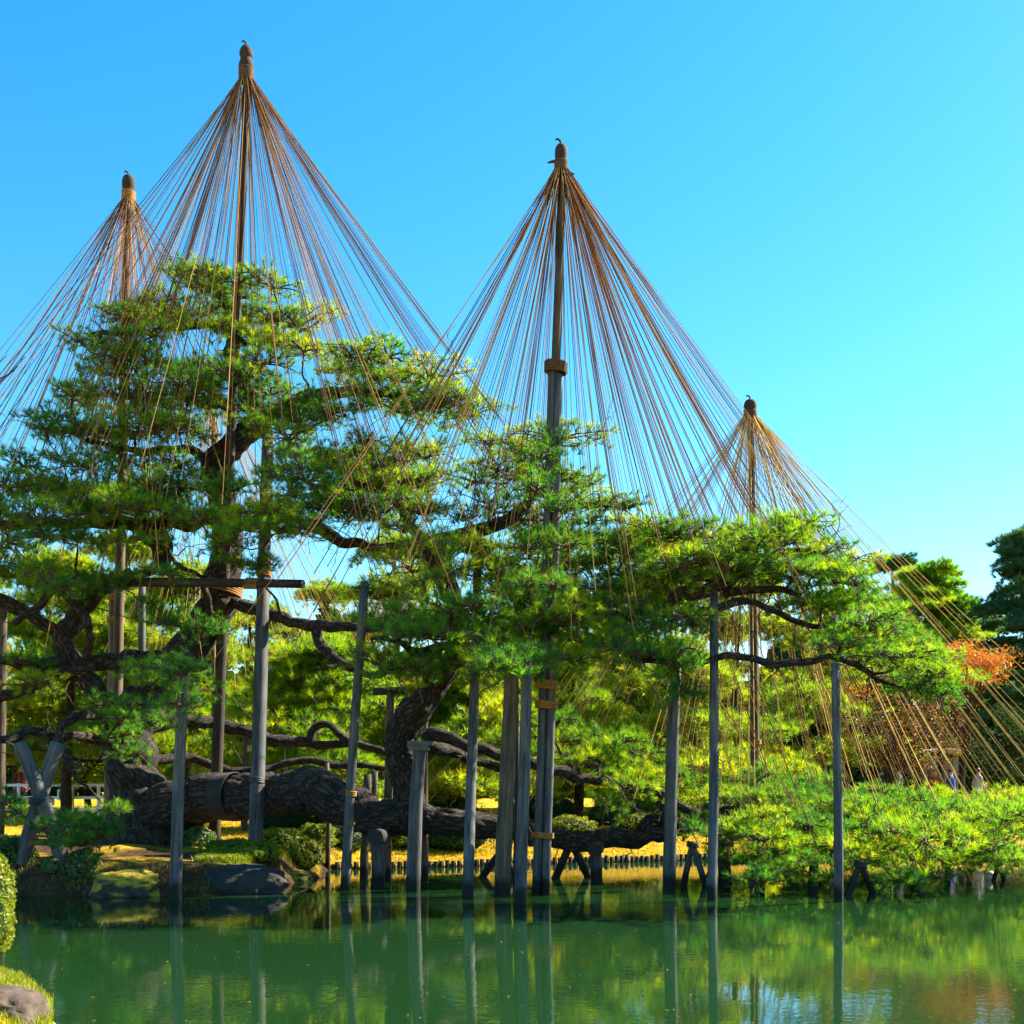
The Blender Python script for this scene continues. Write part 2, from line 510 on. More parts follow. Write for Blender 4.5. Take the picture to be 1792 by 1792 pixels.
def water_material():
    m, t, out = nt('pond_water')
    tc = N(t, 'ShaderNodeTexCoord')
    mp = N(t, 'ShaderNodeMapping'); mp.inputs['Scale'].default_value = (1.0, 1.6, 1.0)
    t.links.new(tc.outputs['Object'], mp.inputs[0])
    n1 = N(t, 'ShaderNodeTexNoise', Scale=5.0, Detail=3.0, Roughness=0.55)
    n2 = N(t, 'ShaderNodeTexNoise', Scale=0.35, Detail=2.0)
    t.links.new(mp.outputs[0], n1.inputs['Vector']); t.links.new(tc.outputs['Object'], n2.inputs['Vector'])
    st = N(t, 'ShaderNodeMapRange'); st.inputs[1].default_value = 0.35; st.inputs[2].default_value = 0.7
    st.inputs[3].default_value = 0.15; st.inputs[4].default_value = 1.0
    t.links.new(n2.outputs[0], st.inputs[0])
    mu = N(t, 'ShaderNodeMath', _operation='MULTIPLY')
    t.links.new(n1.outputs[0], mu.inputs[0]); t.links.new(st.outputs[0], mu.inputs[1])
    bp = N(t, 'ShaderNodeBump', Strength=0.2, Distance=0.012)
    t.links.new(mu.outputs[0], bp.inputs['Height'])
    pb = N(t, 'ShaderNodeBsdfPrincipled', Roughness=0.0, IOR=1.4)
    pb.inputs['Base Color'].default_value = (0.008, 0.034, 0.009, 1)
    pb.inputs['Specular IOR Level'].default_value = 0.5
    t.links.new(bp.outputs[0], pb.inputs['Normal'])
    t.links.new(pb.outputs[0], out.inputs[0])
    return m


M['water'] = water_material()

# ------------------------------------------------------------------ ground and pond
POND = [(-3.3, 6.0), (-3.5, 8.7), (-3.85, 9.6), (-4.6, 10.8), (-6.2, 12.0), (-9, 13.0), (-13, 15), (-13.5, 18.3), (-11, 19.2), (-8.6, 19.5),
        (-7.3, 19.4), (-6.2, 19.3), (-5.1, 19.6), (-4.5, 20.6), (-4.1, 22.2), (-3.8, 23.6), (-4.3, 24.6), (-3.9, 25.5), (-2, 26.0), (0.5, 27.0),
        (3.7, 28.2), (7, 29.5), (14, 31), (25, 32), (32, 28), (34, 15), (28, 6.5), (10, 5.6)]


def pond_distance(X, Y):
    """signed distance to the shore line, positive on land"""
    pts = np.array(POND)
    d = np.full(X.shape, 1e9)
    inside = np.zeros(X.shape, bool)
    n = len(pts)
    for i in range(n):
        ax, ay = pts[i]; bx, by = pts[(i + 1) % n]
        dx, dy = bx - ax, by - ay
        tt = np.clip(((X - ax) * dx + (Y - ay) * dy) / (dx * dx + dy * dy), 0, 1)
        d = np.minimum(d, np.hypot(X - ax - tt * dx, Y - ay - tt * dy))
        c = ((ay > Y) != (by > Y)) & (X < (bx - ax) * (Y - ay) / (by - ay + 1e-12) + ax)
        inside ^= c
    return np.where(inside, -d, d)


def sstep(a, b, x):
    t = np.clip((x - a) / (b - a), 0, 1)
    return t * t * (3 - 2 * t)


def ground_z(X, Y):
    X = np.asarray(X, float); Y = np.asarray(Y, float)
    d = pond_distance(X, Y)
    isl = sstep(-3.2, -4.4, X) * sstep(15, 18, Y) * sstep(30, 26, Y)
    near = sstep(16, 13, Y)
    far = 0.12 + 0.42 * sstep(0.0, 2.6, d) + 0.022 * np.clip(d, 0, 16) + 0.003 * np.clip(d - 16, 0, 400)
    ild = 0.08 + 0.40 * sstep(0, 0.45, d) + 0.05 * np.clip(d, 0, 4)
    nrd = 0.05 + 0.32 * sstep(0, 0.7, d) + 0.05 * np.clip(d, 0, 3)
    land = far * (1 - isl) + ild * isl
    land = land * (1 - near) + nrd * near
    bump = 0.05 * np.sin(X * 2.1 + 1.3 * np.sin(Y * 1.3)) * np.sin(Y * 1.7 + 0.7) * sstep(0, 1.5, d)
    wat = -0.06 - np.clip(-d, 0, 1.2) * 0.55
    return np.where(d > 0, land + bump, wat), d


def gz(x, y):
    return float(ground_z(np.array([x]), np.array([y]))[0][0])


xs = np.concatenate([[-1500, -700, -300, -150, -90, -60, -45, -35, -28, -22, -18], np.arange(-15, 12, 0.16), [12.5, 13.5, 15, 17, 20, 24, 28, 31, 34, 38, 45, 60, 90, 150, 300, 700, 1500]])
ys = np.concatenate([[-200, -80, -30, -10, 0, 3], np.arange(5, 34, 0.16), np.arange(34, 60, 0.8), [62, 70, 80, 95, 120, 160, 240, 400, 800, 1600]])
GX, GY = np.meshgrid(xs, ys)
GZ, GD = ground_z(GX, GY)
nxg, nyg = len(xs), len(ys)
co = np.stack([GX, GY, GZ], -1).reshape(-1, 3)
ii = np.arange(nyg * nxg).reshape(nyg, nxg)
q0, q1, q2, q3 = ii[:-1, :-1].ravel(), ii[:-1, 1:].ravel(), ii[1:, 1:].ravel(), ii[1:, :-1].ravel()
tris = np.concatenate([np.stack([q0, q1, q2], -1), np.stack([q0, q2, q3], -1)])
# how mossy the place is: the far lawn and the near bank are covered, the islet only in patches
moss = 0.62 - 0.46 * sstep(-3.0, -4.6, GX) * sstep(15, 18, GY) * sstep(29, 26, GY)
moss = np.where(GD < 0, 0.0, moss)
gme = np_mesh('ground', co, tris, [M['ground']], tint=moss.ravel())
gme.polygons.foreach_set('use_smooth', [True] * len(gme.polygons))
tag(link('ground', gme), kind='structure')

wmb = MB()
wmb.add([(-20, 5.0, 0), (36, 5.0, 0), (36, 33.5, 0), (-20, 33.5, 0)], [(0, 1, 2, 3)])
tag(wmb.build('pond_water', M['water'], smooth=False), kind='structure')


# ------------------------------------------------------------------ pine foliage pads
def make_pad(name, Rr, Hh, tips, needles, nlen, seed, mat_key, width=0.006):
    g = np.random.default_rng(seed)
    # an uneven outline: three to five lobes
    ph = g.uniform(0, 6.28, 4)
    def outline(an):
        return 0.76 + 0.17 * np.sin(2 * an + ph[0]) + 0.16 * np.sin(3 * an + ph[1]) + 0.15 * np.sin(5 * an + ph[2])
    an, rr = np.empty(tips), np.empty(tips)
    XY = np.full((tips, 2), 99.0)
    for i in range(tips):                 # best-candidate spread, so that single tufts stand apart
        ca, cr = g.uniform(0, 6.283, 7), np.sqrt(g.uniform(0.01, 1, 7))
        cxy = np.stack([cr * np.cos(ca), cr * np.sin(ca)], -1)
        dd = np.min(np.linalg.norm(cxy[:, None] - XY[None, :max(i, 1)], axis=-1), axis=1)
        j = int(np.argmax(dd)); an[i], rr[i], XY[i] = ca[j], cr[j], cxy[j]
    rad = Rr * rr * outline(an)
    lump = 0.5 + 0.5 * np.sin(an * 3 + ph[3] + rr * 5)
    top = Hh * (1 - 0.85 * rr ** 2) * (0.45 + 0.55 * lump)
    z = top * g.uniform(0.15, 1.0, tips) + g.normal(0, 0.03, tips) + 0.10 * Rr * np.sin(an + ph[1]) * rr - np.where(g.uniform(0, 1, tips) < 0.24, g.uniform(0.04, 0.34, tips), 0)
    tip = np.stack([rad * np.cos(an), rad * np.sin(an), z], -1)
    V, T, MI, TI = [], [], [], []
    nv = 0
    # --- twigs
    prim = []
    npm = 7
    for k in range(npm):
        a0 = 6.283 * k / npm + g.uniform(-0.3, 0.3)
        L = Rr * 0.75 * outline(a0)
        s = np.linspace(0, 1, 5)
        wob = np.cumsum(g.normal(0, 0.05, 5)) * L
        pp = np.stack([np.cos(a0) * L * s - np.sin(a0) * wob, np.sin(a0) * L * s + np.cos(a0) * wob, -0.03 + Hh * 0.18 * np.sin(s * 2.2) + g.normal(0, 0.015, 5)], -1)
        prim.append(pp)
        vs, fs = tube([Vector(p) for p in pp], [0.024 * (1 - 0.65 * t) for t in s], 4, False)
        V.append(np.array([tuple(v) for v in vs])); ff = np.array(fs) + nv
        T.append(np.concatenate([ff[:, [0, 1, 2]], ff[:, [0, 2, 3]]]))
        MI.append(np.ones(len(fs) * 2)); TI.append(np.full(len(vs), 0.5)); nv += len(vs)
    PP = np.concatenate(prim)
    for i in range(tips):
        dd = np.linalg.norm(PP - tip[i], axis=1) + 0.4 * np.linalg.norm(PP[:, :2], axis=1)
        b = PP[int(np.argmin(dd))]
        mid = (b + tip[i]) / 2 + g.normal(0, 0.03, 3)
        pts = [Vector(b), Vector(mid), Vector(tip[i])]
        vs, fs = tube(pts, [0.011, 0.008, 0.006], 3, False)
        V.append(np.array([tuple(v) for v in vs])); ff = np.array(fs) + nv
        T.append(np.concatenate([ff[:, [0, 1, 2]], ff[:, [0, 2, 3]]]))
        MI.append(np.ones(len(fs) * 2)); TI.append(np.full(len(vs), 0.5)); nv += len(vs)
    # --- needles
    n = tips * needles
    ax = np.stack([np.cos(an) * rr * 0.8, np.sin(an) * rr * 0.8, np.full(tips, 0.75)], -1) + g.normal(0, 0.25, (tips, 3))
    ax = unit(ax)
    A = np.repeat(ax, needles, 0)
    base = np.repeat(tip, needles, 0) - A * g.uniform(-0.02, 0.07, (n, 1))
    rd = unit(g.normal(0, 1, (n, 3)))
    rd = unit(rd - A * np.sum(rd * A, 1, keepdims=True))
    th = g.uniform(0.1, 1.15, (n, 1))
    dr = A * np.cos(th) + rd * np.sin(th)
    L = nlen * g.uniform(0.7, 1.15, (n, 1))
    side = unit(np.cross(dr, unit(g.normal(0, 1, (n, 3)))))
    w = width * g.uniform(0.8, 1.2, (n, 1))
    tipn = base + dr * L + np.array([0, 0, -0.012]) * (L / nlen)
    Vn = np.stack([base - side * w * 0.5, base + side * w * 0.5, tipn], 1).reshape(-1, 3)
    Tn = np.arange(3 * n).reshape(-1, 3) + nv
    tt = np.repeat(np.clip(g.normal(0.5, 0.27, tips), 0, 1), needles)
    tt = np.repeat(np.clip(tt + g.normal(0, 0.08, n), 0, 1), 3)
    V.append(Vn); T.append(Tn); MI.append(np.zeros(n)); TI.append(tt)
    return np_mesh(name, np.concatenate(V), np.concatenate(T), [M[mat_key], M['twig']], np.concatenate(MI), np.concatenate(TI))


PADS = {'S': [], 'M': [], 'L': []}
for k in range(4):
    PADS['S'].append(make_pad('small_foliage_pad', 0.46, 0.32, 30, 38, 0.165, 100 + k, 'needle', 0.0085))
for k in range(7):
    PADS['M'].append(make_pad('foliage_pad', 0.78, 0.44, 62, 38, 0.165, 200 + k, 'needle', 0.0085))
for k in range(5):
    PADS['L'].append(make_pad('large_foliage_pad', 1.10, 0.50, 112, 38, 0.165, 300 + k, 'needle', 0.0085))
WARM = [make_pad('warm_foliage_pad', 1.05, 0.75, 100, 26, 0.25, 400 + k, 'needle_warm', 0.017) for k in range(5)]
FARP = [make_pad('far_foliage_pad', 1.7, 0.7, 170, 34, 0.34, 500 + k, 'needle_far', 0.03) for k in range(5)]

FARG = [make_pad('far_green_pad', 1.5, 0.7, 150, 30, 0.34, 600 + k, 'needle', 0.03) for k in range(3)]

# ------------------------------------------------------------------ the great pine
TREE = empty('pine_tree', P(262, 1478, 24.5), 'huge old spreading pine with dark trunk and layered green foliage pads over the pond', 'pine tree')
SKEL = []          # (point, radius) for the branches to grow from


def limb(name, knots, sides=9, rough=0.12, n=5, mat='bark', seed=0, parent=None, skel=True):
    pts = [(*P(u, v, D), px(r, D)) for (u, v, D, r) in knots]
    S = spline(pts, n)
    wig = 0.35 if sides < 12 else 0.16
    for i in range(1, len(S) - 1):
        q = Vector(S[i][:3])
        for ax in range(3):
            S[i][ax] += (0.05 + wig * S[i][3]) * noise.noise(q * 2.6 + Vector((seed * 3.7 + ax * 11, ax * 5, 0)))
        S[i][3] *= 1 + 0.12 * noise.noise(q * 2.4 + Vector((0, seed * 2.3, 7)))
    mb = MB()
    rad = np.maximum(S[:, 3], 0.01)
    mb.tube([Vector(p[:3]) for p in S], list(rad), sides, True, 0, rough, seed)
    mb.bc = bark_coords([Vector(p[:3]) for p in S], list(rad), sides, seed)
    o = mb.build(name, M[mat], parent or TREE)
    if skel:
        for p, r in zip(S, rad):
            SKEL.append((p[0], p[1], p[2], r))
    return o


TR = 'trunk'
limb(TR, [(262, 1500, 24.5, 88), (258, 1455, 24.5, 66), (243, 1390, 24.6, 46), (224, 1318, 24.7, 39), (228, 1264, 24.7, 37), (264, 1214, 24.7, 33), (318, 1152, 24.8, 30),
          (365, 1092, 24.9, 30), (390, 1032, 25, 27), (400, 955, 25.2, 24), (392, 880, 25.3, 23), (376, 812, 25.2, 22), (415, 768, 25.1, 20), (456, 735, 25.2, 18),
          (432, 690, 25.4, 14), (405, 640, 25.5, 12), (412, 560, 25.5, 9), (370, 495, 25.5, 4)], 64, 0.18, 22, seed=1)
limb('trunk_arm', [(265, 1440, 24.4, 52), (320, 1406, 24.1, 43), (400, 1393, 23.6, 37), (480, 1388, 23, 37), (555, 1386, 22.4, 39), (612, 1414, 22, 36), (660, 1430, 21.7, 32),
                   (720, 1433, 21.5, 28), (790, 1438, 21.4, 22), (870, 1448, 21.5, 20), (950, 1468, 21.7, 17), (1040, 1471, 22, 16), (1120, 1466, 22.3, 14), (1190, 1450, 22.5, 11), (1270, 1425, 22.8, 7)],
     64, 0.16, 22, seed=2)
limb('rising_trunk', [(722, 1430, 21.5, 30), (708, 1362, 21.5, 24), (697, 1302, 21.5, 23), (712, 1262, 21.4, 25), (745, 1226, 21.3, 23), (770, 1186, 21.3, 20), (800, 1130, 21.5, 17), (795, 1060, 21.8, 15),
                      (770, 1000, 22, 15), (760, 955, 22.1, 14), (800, 942, 22.1, 12), (845, 930, 22, 11), (900, 900, 22, 8), (935, 850, 22, 7), (900, 790, 22, 3)], 52, 0.18, 20, seed=3)
LIMBS = [
    [(456, 735, 25.2, 13), (520, 702, 24.6, 12), (590, 686, 24.0, 10), (660, 690, 23.6, 7), (760, 690, 23.3, 3)],
    [(378, 815, 25.2, 10), (330, 785, 25.2, 7), (250, 790, 25, 6), (150, 770, 24.6, 4)],
    [(412, 560, 25.5, 6), (300, 575, 25, 6), (240, 580, 24.8, 5), (150, 585, 24.5, 3)],
    [(408, 600, 25.5, 6), (480, 590, 25.2, 5), (540, 580, 25, 2)],
    [(392, 880, 25.3, 12), (340, 915, 25.2, 12), (260, 915, 25, 12), (180, 920, 24.8, 11), (90, 915, 24.5, 9), (0, 920, 24.2, 8), (-120, 900, 24, 4)],
    [(240, 912, 25, 16), (270, 940, 24.8, 22), (283, 975, 24.8, 18), (262, 1000, 24.8, 8), (210, 1010, 24.7, 5)],
    [(395, 1050, 25, 11), (470, 1076, 24, 10), (555, 1097, 23, 10), (610, 1098, 22.6, 9), (665, 1096, 22.4, 8), (760, 1090, 21, 6)],
    [(548, 1100, 23, 9), (565, 1135, 22.8, 9), (600, 1162, 22.6, 8), (650, 1178, 22.2, 6), (720, 1170, 21.6, 4)],
    [(395, 930, 25.2, 9), (470, 905, 24.5, 8), (540, 920, 24, 9), (600, 945, 23.6, 10), (660, 958, 23.2, 8), (730, 945, 22.6, 6)],
    [(765, 965, 22.1, 9), (730, 930, 22.3, 9), (705, 900, 22.5, 6), (690, 860, 22.7, 3)],
    [(800, 945, 22.1, 8), (830, 965, 22, 8), (880, 985, 21.6, 6), (940, 1000, 21, 4)],
    [(228, 1262, 24.7, 18), (190, 1235, 24.4, 20), (150, 1185, 24.2, 18), (90, 1160, 24, 12), (40, 1165, 23.8, 9), (-40, 1140, 23.6, 7)],
    [(260, 1160, 24.4, 16), (200, 1160, 24.2, 15), (130, 1170, 24, 14), (70, 1195, 23.8, 12), (0, 1222, 23.5, 10), (-80, 1240, 23.3, 8)],
    [(318, 1152, 24.8, 16), (270, 1150, 24.7, 14), (225, 1148, 24.6, 9), (200, 1165, 24.5, 6)],
    [(150, 1185, 24.2, 13), (110, 1120, 24, 18), (150, 1060, 24, 17), (190, 1020, 24.1, 12), (230, 1000, 24.4, 8)],
    [(110, 1115, 24, 12), (60, 1082, 23.8, 11), (0, 1048, 23.5, 12), (-80, 1040, 23, 10)],
    [(25, 1090, 23, 5), (70, 1060, 23, 7), (100, 1025, 23.2, 7), (150, 1012, 23.5, 4)],
    [(105, 1030, 23.4, 6), (130, 1062, 23.4, 7), (155, 1085, 23.4, 8), (155, 1130, 23.6, 7), (148, 1170, 24, 7)],
    [(370, 1075, 24, 4), (362, 1040, 23.8, 6), (358, 1010, 23.8, 6), (385, 980, 23.9, 6), (400, 955, 24, 3)],
    [(355, 1010, 23.8, 3), (330, 1000, 23.9, 4), (310, 985, 24, 4), (290, 955, 24.2, 4)],
    [(228, 1290, 24.6, 16), (300, 1260, 25.5, 12), (370, 1265, 26, 11), (430, 1280, 26.2, 11), (480, 1292, 26.4, 11), (540, 1300, 26.6, 9), (620, 1300, 26.6, 6)],
    [(240, 1330, 24.6, 10), (330, 1325, 25.4, 8), (400, 1347, 25.6, 8), (470, 1345, 25.8, 7), (540, 1333, 26, 6), (640, 1342, 26, 6), (690, 1340, 26, 4)],
    [(540, 1305, 26.6, 9), (550, 1275, 26.6, 7), (575, 1265, 26.6, 7), (600, 1290, 26.6, 7), (650, 1310, 26.5, 7), (700, 1330, 26.4, 4)],
    [(225, 1300, 24.6, 10), (150, 1290, 23.5, 9), (100, 1292, 22.6, 8), (55, 1278, 22, 8), (20, 1290, 21.6, 7), (-60, 1300, 21, 6)],
    [(200, 1245, 24.2, 10), (130, 1255, 23, 9), (98, 1290, 22.2, 8), (118, 1320, 21.8, 8), (125, 1345, 21.6, 6)],
    [(745, 1280, 21.3, 13), (800, 1296, 21.2, 10), (870, 1318, 21.3, 10), (960, 1346, 21.6, 10), (1030, 1364, 22, 10), (1090, 1372, 22.3, 9), (1160, 1390, 22.4, 9), (1205, 1418, 22.4, 7), (1260, 1410, 22.8, 5), (1380, 1420, 23, 4)],
    [(745, 1300, 21.4, 12), (800, 1318, 21.8, 9), (850, 1336, 22.2, 8), (900, 1342, 22.5, 7), (970, 1330, 23, 5), (1050, 1305, 23.6, 3)],
    [(1185, 1450, 22.5, 11), (1165, 1415, 22.5, 9), (1150, 1405, 22.5, 5)],
    [(1120, 1455, 22.3, 9), (1140, 1435, 22.3, 9), (1180, 1440, 22.5, 8), (1230, 1430, 22.7, 8), (1320, 1440, 22.4, 7), (1450, 1450, 22, 6), (1560, 1450, 22, 5), (1680, 1455, 22.4, 4), (1780, 1450, 22.6, 3)],
    [(800, 1100, 21.5, 12), (860, 1105, 20.8, 10), (960, 1090, 20.2, 10), (1060, 1080, 20, 10), (1140, 1075, 20, 10), (1200, 1040, 20, 11), (1250, 1032, 20, 11), (1300, 1000, 20, 10), (1345, 975, 20, 7), (1420, 960, 20.2, 4)],
    [(1180, 1060, 20, 9), (1240, 1072, 19.9, 8), (1290, 1050, 19.8, 7), (1340, 1062, 19.8, 6), (1400, 1090, 19.9, 5), (1480, 1100, 20, 3)],
    [(1270, 1040, 20, 7), (1330, 1030, 20, 7), (1370, 1030, 20, 6), (1400, 1045, 20, 4)],
    [(1060, 1085, 20, 8), (1090, 1135, 19.6, 6), (1130, 1157, 19.3, 5), (1215, 1160, 19, 5), (1260, 1148, 18.9, 6), (1330, 1156, 18.9, 6), (1390, 1160, 18.9, 6), (1462, 1152, 18.8, 6), (1500, 1165, 18.9, 5), (1545, 1195, 19, 4), (1620, 1205, 19, 2)],
    [(1490, 1160, 18.9, 4), (1530, 1180, 18.8, 3), (1580, 1165, 18.8, 2), (1650, 1150, 18.8, 1.5)],
    [(800, 1130, 21.5, 8), (730, 1140, 20.6, 7), (690, 1120, 20, 5), (650, 1120, 19.8, 3)],
    [(790, 1145, 21.4, 7), (850, 1150, 20, 6), (920, 1150, 19.5, 4), (1000, 1145, 19.4, 3)],
    [(935, 860, 22, 6), (990, 880, 22, 5), (1060, 880, 22, 4), (1110, 875, 22, 2)],
]
for k, kn in enumerate(LIMBS):
    limb('limb', kn, 10, 0.2, 8, seed=10 + k)

STROKES = [  # u0 v0 u1 v1 depth number size
    (290, 480, 440, 468, 25, 4, 'M'), (255, 510, 500, 505, 25.2, 5, 'M'), (190, 545, 545, 556, 25, 8, 'M'), (115, 578, 300, 590, 24.6, 4, 'M'), (430, 592, 545, 588, 25, 3, 'M'),
    (150, 625, 490, 640, 24.8, 8, 'M'), (600, 628, 700, 622, 23.8, 3, 'M'), (600, 650, 760, 662, 23.6, 4, 'M'), (735, 660, 815, 692, 23.2, 3, 'M'), (640, 692, 835, 716, 23.4, 5, 'M'),
    (90, 684, 560, 692, 24.6, 9, 'M'), (60, 742, 340, 742, 24.4, 6, 'M'), (490, 745, 565, 735, 24.4, 2, 'M'), (30, 792, 330, 802, 24.2, 6, 'M'), (610, 765, 790, 760, 23.6, 3, 'S'),
    (0, 838, 350, 844, 23.8, 7, 'L'), (450, 824, 780, 824, 23.2, 6, 'M'), (-60, 884, 340, 890, 23.6, 7, 'L'), (375, 848, 425, 868, 23.4, 2, 'M'), (470, 882, 770, 872, 22.8, 6, 'M'),
    (-10, 935, 240, 930, 23.4, 4, 'M'), (420, 918, 560, 918, 22.6, 3, 'M'), (610, 890, 720, 905, 22.6, 3, 'M'), (-50, 985, 200, 990, 23.2, 5, 'M'), (385, 955, 470, 978, 22.6, 3, 'M'),
    (150, 1012, 300, 1005, 23.4, 2, 'S'), (40, 1150, 60, 1175, 22.8, 2, 'M'), (250, 1165, 345, 1195, 22.2, 4, 'M'), (345, 1105, 375, 1100, 22.8, 2, 'S'), (105, 1418, 185, 1428, 19.2, 3, 'S'),
    (75, 1438, 190, 1462, 18.9, 4, 'S'), (0, 1400, 40, 1408, 19.8, 2, 'S'), (300, 1158, 340, 1162, 17.6, 2, 'S'), (850, 1148, 950, 1150, 18.1, 3, 'S'), (905, 1140, 925, 1140, 17.6, 1, 'S'), (1175, 1135, 1190, 1150, 17.9, 2, 'S'), (290, 1215, 330, 1222, 18.6, 1, 'S'), (180, 1420, 200, 1425, 21.4, 1, 'S'), (160, 1250, 230, 1260, 23.2, 2, 'S'),
    (-230, 840, -80, 830, 24, 3, 'L'), (-240, 930, -90, 920, 23.6, 3, 'L'), (-200, 760, -60, 790, 24.4, 2, 'M'),
    (840, 772, 990, 768, 21.6, 4, 'M'), (805, 818, 1050, 828, 21.6, 5, 'M'), (650, 852, 770, 835, 22.4, 3, 'M'), (1000, 872, 1110, 872, 21.8, 3, 'M'), (720, 875, 960, 892, 22, 4, 'M'),
    (890, 915, 1120, 912, 22, 4, 'M'), (860, 962, 1120, 962, 22.4, 5, 'M'), (760, 1012, 1130, 1012, 20.4, 7, 'M'), (690, 1054, 1150, 1054, 20, 8, 'M'), (660, 1094, 1150, 1098, 19.6, 9, 'M'),
    (650, 1134, 1020, 1144, 19.6, 7, 'M'), (1050, 1132, 1190, 1134, 19.4, 3, 'M'), (690, 1165, 770, 1185, 20.6, 2, 'S'), (1130, 932, 1230, 932, 20.8, 3, 'M'),
    (1250, 934, 1420, 920, 20.2, 5, 'M'), (1170, 964, 1500, 966, 20.2, 8, 'M'), (1140, 1004, 1320, 1004, 20, 4, 'M'), (1400, 995, 1520, 1006, 20, 3, 'M'), (1150, 1064, 1230, 1094, 19.8, 3, 'M'),
    (1385, 1056, 1530, 1064, 19.8, 4, 'M'), (1410, 1094, 1560, 1104, 19.6, 4, 'M'), (1540, 1134, 1650, 1152, 19.2, 3, 'M'), (1580, 1192, 1665, 1188, 19, 3, 'S'), (1610, 1162, 1640, 1168, 19, 2, 'S'),
    (1180, 1142, 1200, 1200, 19.2, 2, 'S'), (950, 1270, 1150, 1312, 24, 5, 'M'), (1000, 1325, 1200, 1352, 23.6, 5, 'M'), (1050, 1384, 1180, 1366, 23, 3, 'M'), (860, 1285, 960, 1300, 24.4, 3, 'M'),
    (1240, 1362, 1450, 1362, 26, 5, 'M'), (1480, 1386, 1800, 1412, 25, 8, 'M'), (1240, 1400, 1770, 1408, 24, 9, 'L'), (1260, 1442, 1792, 1448, 22.6, 9, 'M'), (1270, 1478, 1792, 1482, 21.6, 10, 'M'),
    (1330, 1512, 1650, 1518, 20.6, 7, 'S'), (1310, 1525, 1400, 1538, 20.4, 3, 'S'), (1800, 1430, 1990, 1455, 22.6, 4, 'L'), (1560, 1530, 1640, 1534, 20.2, 2, 'S'), (1700, 1490, 1800, 1496, 21.4, 3, 'M'),
    (1240, 1376, 1500, 1380, 24.6, 5, 'M'), (1500, 1402, 1800, 1420, 23.4, 5, 'M'), (1300, 1425, 1792, 1430, 21.6, 7, 'M'), (1310, 1462, 1780, 1464, 20.8, 7, 'M'),
    (520, 800, 700, 795, 24, 3, 'M'), (880, 990, 1120, 985, 21.4, 4, 'M'), (1020, 925, 1200, 950, 21.6, 4, 'M'), (1160, 985, 1480, 985, 20.8, 5, 'M'), (700, 1075, 1000, 1072, 20.4, 5, 'M'),
    (1080, 1030, 1200, 1040, 20.2, 3, 'M'), (40, 860, 330, 865, 25.2, 5, 'M'), (60, 710, 400, 715, 25.6, 5, 'M'), (200, 660, 520, 660, 25.8, 5, 'M'), (230, 530, 480, 530, 26.2, 4, 'M'), (-20, 1010, 120, 1015, 24.5, 2, 'M'),
    (480, 850, 720, 850, 24.0, 4, 'M'), (1440, 1030, 1540, 1030, 20.4, 2, 'M'), (1480, 1130, 1560, 1130, 19.8, 2, 'M'),
    (430, 722, 570, 705, 23.9, 4, 'M'), (500, 775, 770, 785, 23.6, 6, 'M'), (560, 705, 660, 700, 23.4, 2, 'M'), (300, 905, 560, 900, 23.4, 4, 'M'), (150, 1225, 300, 1245, 22.0, 4, 'S'), (200, 1290, 240, 1300, 23.2, 2, 'S'),
    (930, 775, 985, 785, 18.9, 2, 'S'), (925, 862, 1000, 872, 18.9, 2, 'S'), (900, 940, 1010, 955, 18.8, 3, 'S'), (910, 1020, 990, 1030, 18.7, 2, 'S'), (240, 1060, 330, 1075, 23.2, 2, 'S'), (60, 1004, 330, 1012, 22.4, 4, 'S'), (760, 940, 860, 950, 21.4, 3, 'M'), (300, 640, 420, 650, 24.0, 3, 'M'), (700, 960, 800, 985, 21.6, 2, 'M'),
    (1250, 1470, 1290, 1460, 22, 2, 'M'), (1200, 1446, 1240, 1440, 22.4, 2, 'S'),
]
PADPOS = []
for (u0, v0, u1, v1, D, n, sz) in STROKES:
    for k in range(n):
        t = (k + 0.5) / n + random.uniform(-0.25, 0.25) / n
        u = u0 + (u1 - u0) * t
        v = v0 + (v1 - v0) * t + random.uniform(-17, 17)
        Dk = D + random.uniform(-1.1, 1.1)
        s = sz
        q = random.random()
        if sz == 'M' and q < 0.12: s = 'S'
        if sz == 'M' and q > 0.85: s = 'L'
        p = P(u, v, Dk)
        p.z -= {'S': 0.09, 'M': 0.14, 'L': 0.18}[s]
        PADPOS.append((p, s))
PADPOS = PADPOS[:]
print('pads on the great pine', len(PADPOS))


